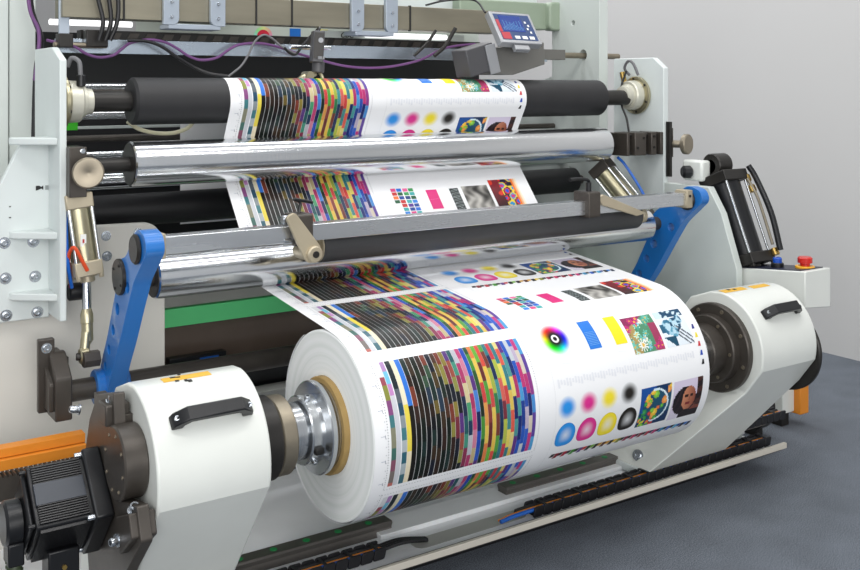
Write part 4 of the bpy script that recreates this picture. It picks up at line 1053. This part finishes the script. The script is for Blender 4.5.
for k in range(14): panel(bm, pc, pux, puy, pn, -.05+k*.006, -.0485+k*.006, -.012, -.012+.01+.03*abs(math.sin(k*1.7)), .002, .0025)
obj('trace', bm, mat('trace_cyan', '#4f8fc0', .4), sp_)
bm = newbm(); panel(bm, pc, pux, puy, pn, -.070, -.035, -.05, -.022, .001, .002); panel(bm, pc, pux, puy, pn, -.072, -.060, -.02, .03, .001, .002); obj('red_print', bm, mat('membrane_red', '#b0303c', .4), sp_)
bm = newbm()
for k in range(4): panel(bm, pc, pux, puy, pn, .045+.008*(k % 2), .052+.008*(k % 2), .02-.014*k, .028-.014*k, .001, .002)
for k in range(3): panel(bm, pc, pux, puy, pn, -.02+k*.03, .0+k*.03, -.048, -.036, .001, .003)
obj('keys', bm, M_labelw, sp_, bevel=.001)
bm = newbm(); panel(bm, pc, pux, puy, pn, -.03, .03, -.085, -.065, -.028, -.008); obj('hinge', bm, M_silverface, sp_, bevel=.002)
bm = newbm(); add_tube(bm, [(.92, .84, 1.57), (.97, .84, 1.61), (1.02, .84, 1.68)], .008, 10); add_tube(bm, [(.84, .86, 1.57), (.90, .86, 1.62), (.94, .86, 1.67)], .006, 10); obj('stay_rod', bm, M_black, SCN)

def cable(label, m, P, r, name='cable'):
    bm = newbm(); add_tube(bm, P, r, 10, k=10); o = obj(name, bm, m); tag(o, label, 'cable'); return o
cable('purple cable winding along the flat bar from the left column past the photo sensor', M_purple, [(-.48, 1.0, 1.60), (-.438, .95, 1.585), (-.405, .95, 1.578), (-.367, .95, 1.556), (-.327, .95, 1.546), (-.282, .95, 1.554), (-.253, .955, 1.575), (-.219, .96, 1.597), (-.16, .95, 1.608), (-.106, .95, 1.6), (-.063, .95, 1.579), (-.026, .95, 1.556), (.018, .95, 1.543), (.075, .95, 1.551), (.127, .95, 1.584), (.166, .95, 1.6), (.233, .95, 1.606), (.301, .95, 1.597), (.385, .95, 1.574), (.481, .95, 1.55), (.587, .95, 1.529), (.696, .95, 1.523), (.809, .95, 1.532), (.926, .95, 1.557), (1.022, .95, 1.598), (1.096, .95, 1.616), (1.197, .95, 1.627)], .0048)
cable('black cable sagging in front of the flat bar down to the top roller', M_bcable, [(-.239, .94, 1.603), (-.175, .94, 1.602), (-.121, .94, 1.584), (-.067, .94, 1.549), (-.005, .94, 1.515), (.045, .92, 1.495), (.097, .90, 1.487)], .0055)
cable('thin grey cable looping up from the roller towards the photo sensor', M_gcable, [(.091, .88, 1.486), (.136, .88, 1.521), (.162, .88, 1.558), (.188, .88, 1.607), (.221, .88, 1.632), (.254, .88, 1.621), (.295, .88, 1.591), (.350, .88, 1.567)], .0038)
cable('black cable curving up to the top of the photo sensor', M_bcable, [(.30, .88, 1.59), (.325, .88, 1.570), (.348, .88, 1.568), (.376, .88, 1.601), (.412, .88, 1.638), (.42, .84, 1.66), (.39, .78, 1.655), (.378, .77, 1.640)], .005)
for i, (x, lab) in enumerate(((-.335, 'leftmost black cable hanging in front of the top beam end'), (-.30, 'middle black cable hanging in front of the top beam end'), (-.27, 'rightmost black cable hanging in front of the top beam end'))):
    o = cable(lab, M_bcable, [(x-.03, .90, 1.86), (x-.012, .90, 1.74), (x+.005-.01*i, .90, 1.66), (x-.005-.015*i, .91, 1.60)], .007); o['group'] = 'black cables at the top left'
cable('purple cable hanging beside the left column', M_purple, [(-.55, .97, 1.86), (-.54, .97, 1.70), (-.513, .97, 1.63), (-.513, .97, 1.56), (-.525, .97, 1.47)], .006)
cable('black cable hanging beside the left column', M_bcable, [(-.54, .99, 1.86), (-.53, .99, 1.70), (-.50, .99, 1.60), (-.515, .99, 1.50), (-.52, 1.0, 1.28)], .009)
cable('cream hose sagging below the left half of the top black roller', M_wcable, [(-.283, .8, 1.340), (-.244, .8, 1.315), (-.187, .8, 1.301), (-.129, .8, 1.301), (-.082, .8, 1.317), (-.059, .8, 1.345)], .0065, 'air_hose')
cable('pair of dark cables arching over the top beam left of the screen', M_bcable, [(.78, .99, 1.87), (.86, .98, 1.825), (.95, .97, 1.81), (1.05, .97, 1.805)], .007)
cable('thin white and black lead at the top of the screen', M_bcable, [(.92, .9, 1.77), (1.0, .88, 1.79), (1.08, .80, 1.79), (1.06, .70, 1.735)], .004)
cable('thin black cable dropping along the right frame edge', M_bcable, [(1.85, .74, 1.52), (1.83, .75, 1.45), (1.80, .72, 1.38), (1.79, .68, 1.32), (1.785, .66, 1.26)], .0045)
t = thing('hanging_strip', 'narrow grey-blue perforated strip with black clamp beside the left column', 'bracket', (-.44, .95, 1.6)); bx('strip', M_alu2, t, -.455, -.422, .95, .96, 1.615, 1.95, bevel=.001)
screw(t, (-.438, .95, 1.72), (0, -1, 0), .009, .005, washer=False); bx('clamp', M_black, t, -.46, -.415, .93, .975, 1.575, 1.62, bevel=.003); bx('clamp_block', M_black, t, -.37, -.30, .945, .985, 1.58, 1.635, bevel=.003); cy('clamp_rod', M_nickel, t, (-.47, .96, 1.585), (-.30, .96, 1.585), .009, 16)
t = thing('tube_lamp', 'white tube lamp glowing behind the top beam at left', 'lamp', (-.1, 1.25, 1.63))
def mlamp(n, s, c='#ffffff'):
    m = bpy.data.materials.new(n); m.use_nodes = True; b = m.node_tree.nodes['Principled BSDF']; b.inputs['Emission Color'].default_value = (*H(c), 1); b.inputs['Emission Strength'].default_value = s; return m
cy('tube', mlamp('lamp_tube', 1.3), t, (-.44, 1.14, 1.668), (-.16, 1.14, 1.668), .010, 20)
t = thing('tube_lamp', 'white tube lamp glowing under the top beam right of the black letters', 'lamp', (1.0, 1.05, 1.63)); cy('tube', mlamp('lamp_tube', 1.3), t, (.73, 1.045, 1.655), (1.12, 1.045, 1.655), .010, 20)

# ================================================================== BASE
BS = thing('machine_base', 'long shiny steel base deck under the paper roll', 'machine base', (.4, .4, 0))
bx('deck', M_deck, BS, -1.2, 1.95, .075, .88, .07, .085, bevel=.001)
bx('front_lip', M_lip, BS, -1.2, 1.96, .012, .026, .092, .112, bevel=.002)
bx('tray', M_rail, BS, -1.2, 1.95, .026, .075, .083, .086, bevel=0)
bx('plinth', M_dark, BS, -1.2, 1.85, .16, .78, 0, .07, bevel=0)
bx('back_step', M_deck, BS, .30, 1.97, .215, .32, .085, .10, bevel=.002)
bm = newbm(); add_prism(bm, rcorner([(.36, .10), (.78, .10), (.78, .165), (.36, .165)], .03), 'z', .0845, .0855); obj('slot', bm, M_steelplate, BS)
def grail(label, x0, x1):
    t = thing('guide_rail', label, 'rail', ((x0+x1)/2, .26, .085), 'linear guide rails on the base')
    bm = newbm(); add_prism(bm, [(.238, .085), (.292, .085), (.286, .105), (.292, .118), (.288, .124), (.242, .124), (.238, .118), (.244, .105)], 'x', x0, x1); obj('rail', bm, M_rail, t, bevel=.001)
    n = int((x1-x0)/.105)
    for k in range(n+1):
        x = x0+.045+k*.105
        if x < x1-.01: cy('plug', M_greenplug, t, (x, .265, .124), (x, .265, .1255), .011, 20, .0005, label='green plug' if k == 0 else None)
grail('dark guide rail with green plugs below the left end of the paper roll', -.60, .355)
grail('grey guide rail with green plugs under the right half of the paper roll', .80, 2.13)
cy('wiper', M_maroon, RA, (1.34, .265, .118), (1.40, .265, .118), .028, 6)
def chain(label, x0, x1, y, z, n, lift=0):
    t = thing('cable_chain', label, 'cable chain', ((x0+x1)/2, y, z), 'black cable chains')
    st = (x1-x0)/n
    for k in range(n):
        x = x0+k*st
        bm = newbm()
        zz = z+lift*(k/n)
        for yy in (y-.028, y+.022): add_prism(bm, rcorner([(x, zz), (x+st*.92, zz), (x+st*1.12, zz+.032), (x+st*.2, zz+.032)], .006, 2), 'y', yy, yy+.007)
        
        if k % 2: add_box(bm, x+st*.25, x+st*.5, y-.022, y+.023, zz+.029, zz+.033)
        add_box(bm, x+st*.25, x+st*.6, y-.022, y+.023, zz, zz+.004)
        obj('link', bm, M_chain, t, bevel=.001, segs=1)
    for j, (m, nm) in enumerate(((M_bluehose, 'blue_cable'), (M_orange, 'orange_cable'), (M_bcable, 'black_cable'))):
        bm = newbm(); add_tube(bm, [(x0-.12*(j < 2)*(x0 > .5), y-.012+j*.012, z+.012), (x0, y-.014+j*.014, z+.020), ((x0+x1)/2, y-.014+j*.014, z+.021+lift*.5), (x1, y-.014+j*.014, z+.021+lift)], (.0065, .0034, .0065)[j], 8); obj(nm, bm, m, t)
    return t
chain('black cable chain at the front left of the base', -.50, .25, .135, .086, 18)
bm = newbm(); 
t = thing('cable_bundle', 'black cables entering the slot below the paper roll', 'cable', (.3, .13, .09))
for j in range(3): 
    bm = newbm(); add_tube(bm, [(.24, .125+.012*j, .105), (.32, .125+.012*j, .108), (.41, .13+.006*j, .092)], .006, 8); obj('cable', bm, M_bcable, t)
chain('long black cable chain with blue and orange cables along the right front of the base', .78, 1.95, .105, .086, 30)
chain('upper run of black cable chain at the far right end of the base', 1.72, 2.12, .165, .140, 11, 0)
t = thing('end_stop', 'orange-fronted white stop block standing on the carpet behind the right arm', 'stop block', (2.35, .35, .12))
bx('block', M_white, t, 2.36, 2.44, .33, .43, .06, .20, bevel=.004); bx('orange_face', M_orange, t, 2.44, 2.50, .30, .43, .05, .205, bevel=.006); bx('stand', M_black, t, 2.38, 2.43, .35, .41, 0, .06)
t = thing('drum_wheel', 'dark round wheel behind the lower right arm', 'wheel', (2.21, .38, 0)); cy('wheel', M_black, t, (2.18, .38, .12), (2.25, .38, .12), .105, 48, .01)
bx('wheel_stand', M_black, t, 2.19, 2.23, .33, .43, 0, .12)

# ================================================================== LIGHT
def area(name, loc, size, power, target, col=(1, 1, 1)):
    l = bpy.data.lights.new(name, 'AREA'); l.shape = 'RECTANGLE'; l.size, l.size_y = size; l.energy = power; l.color = col
    o = bpy.data.objects.new(name, l); COL.objects.link(o); o.location = loc
    o.rotation_euler = (V(target)-V(loc)).to_track_quat('-Z', 'Y').to_euler()
area('hall_lamp_a', (-.4, -1.6, 4.2), (4.5, .22), 42, (.3, .3, .6), (1, .98, .95))
area('hall_lamp_b', (1.0, -.7, 4.2), (4.5, .22), 42, (.8, .3, .6), (1, .98, .95))
area('hall_lamp_c', (.6, 1.0, 4.2), (4.5, .22), 36, (.6, .6, .8), (.96, .98, 1))
area('hall_lamp_d', (.6, 2.6, 4.2), (4.5, .22), 30, (.6, 1.4, .8), (.96, .98, 1))
area('hall_lamp_e', (-3.4, -1.8, 3.0), (2.0, 1.5), 34, (.2, .2, .7), (1, 1, 1))
area('hall_lamp_f', (2.4, 3.6, 3.9), (2.4, 2.4), 50, (3.4, 2.5, 1.2), (1, 1, 1))
area('fill_behind_camera', (-1.8, -5.2, 1.9), (4.5, 2.4), 165, (.5, .9, .6), (1, .99, .97))  # unseen fill light added behind the camera to brighten the machine interior
W = bpy.data.worlds.new('world'); SC.world = W; W.use_nodes = True
bg = W.node_tree.nodes['Background']; bg.inputs[0].default_value = (.93, .96, 1, 1); bg.inputs[1].default_value = .50

# ================================================================== CAMERA
cam = bpy.data.cameras.new('camera'); co = bpy.data.objects.new('camera', cam); COL.objects.link(co)
co.location = (-1.278, -2.383, 1.446); co.rotation_euler = (PI/2, 0, -math.atan2(.5598, .8286))
cam.sensor_width = 36; cam.lens = 1010/860*36; cam.shift_y = -(285-88)/860; cam.clip_start = .05
SC.camera = co
SC.view_settings.view_transform = 'Standard'; SC.view_settings.look = 'None'; SC.view_settings.gamma = 1; SC.view_settings.use_curve_mapping = False
SC.view_settings.exposure = .04
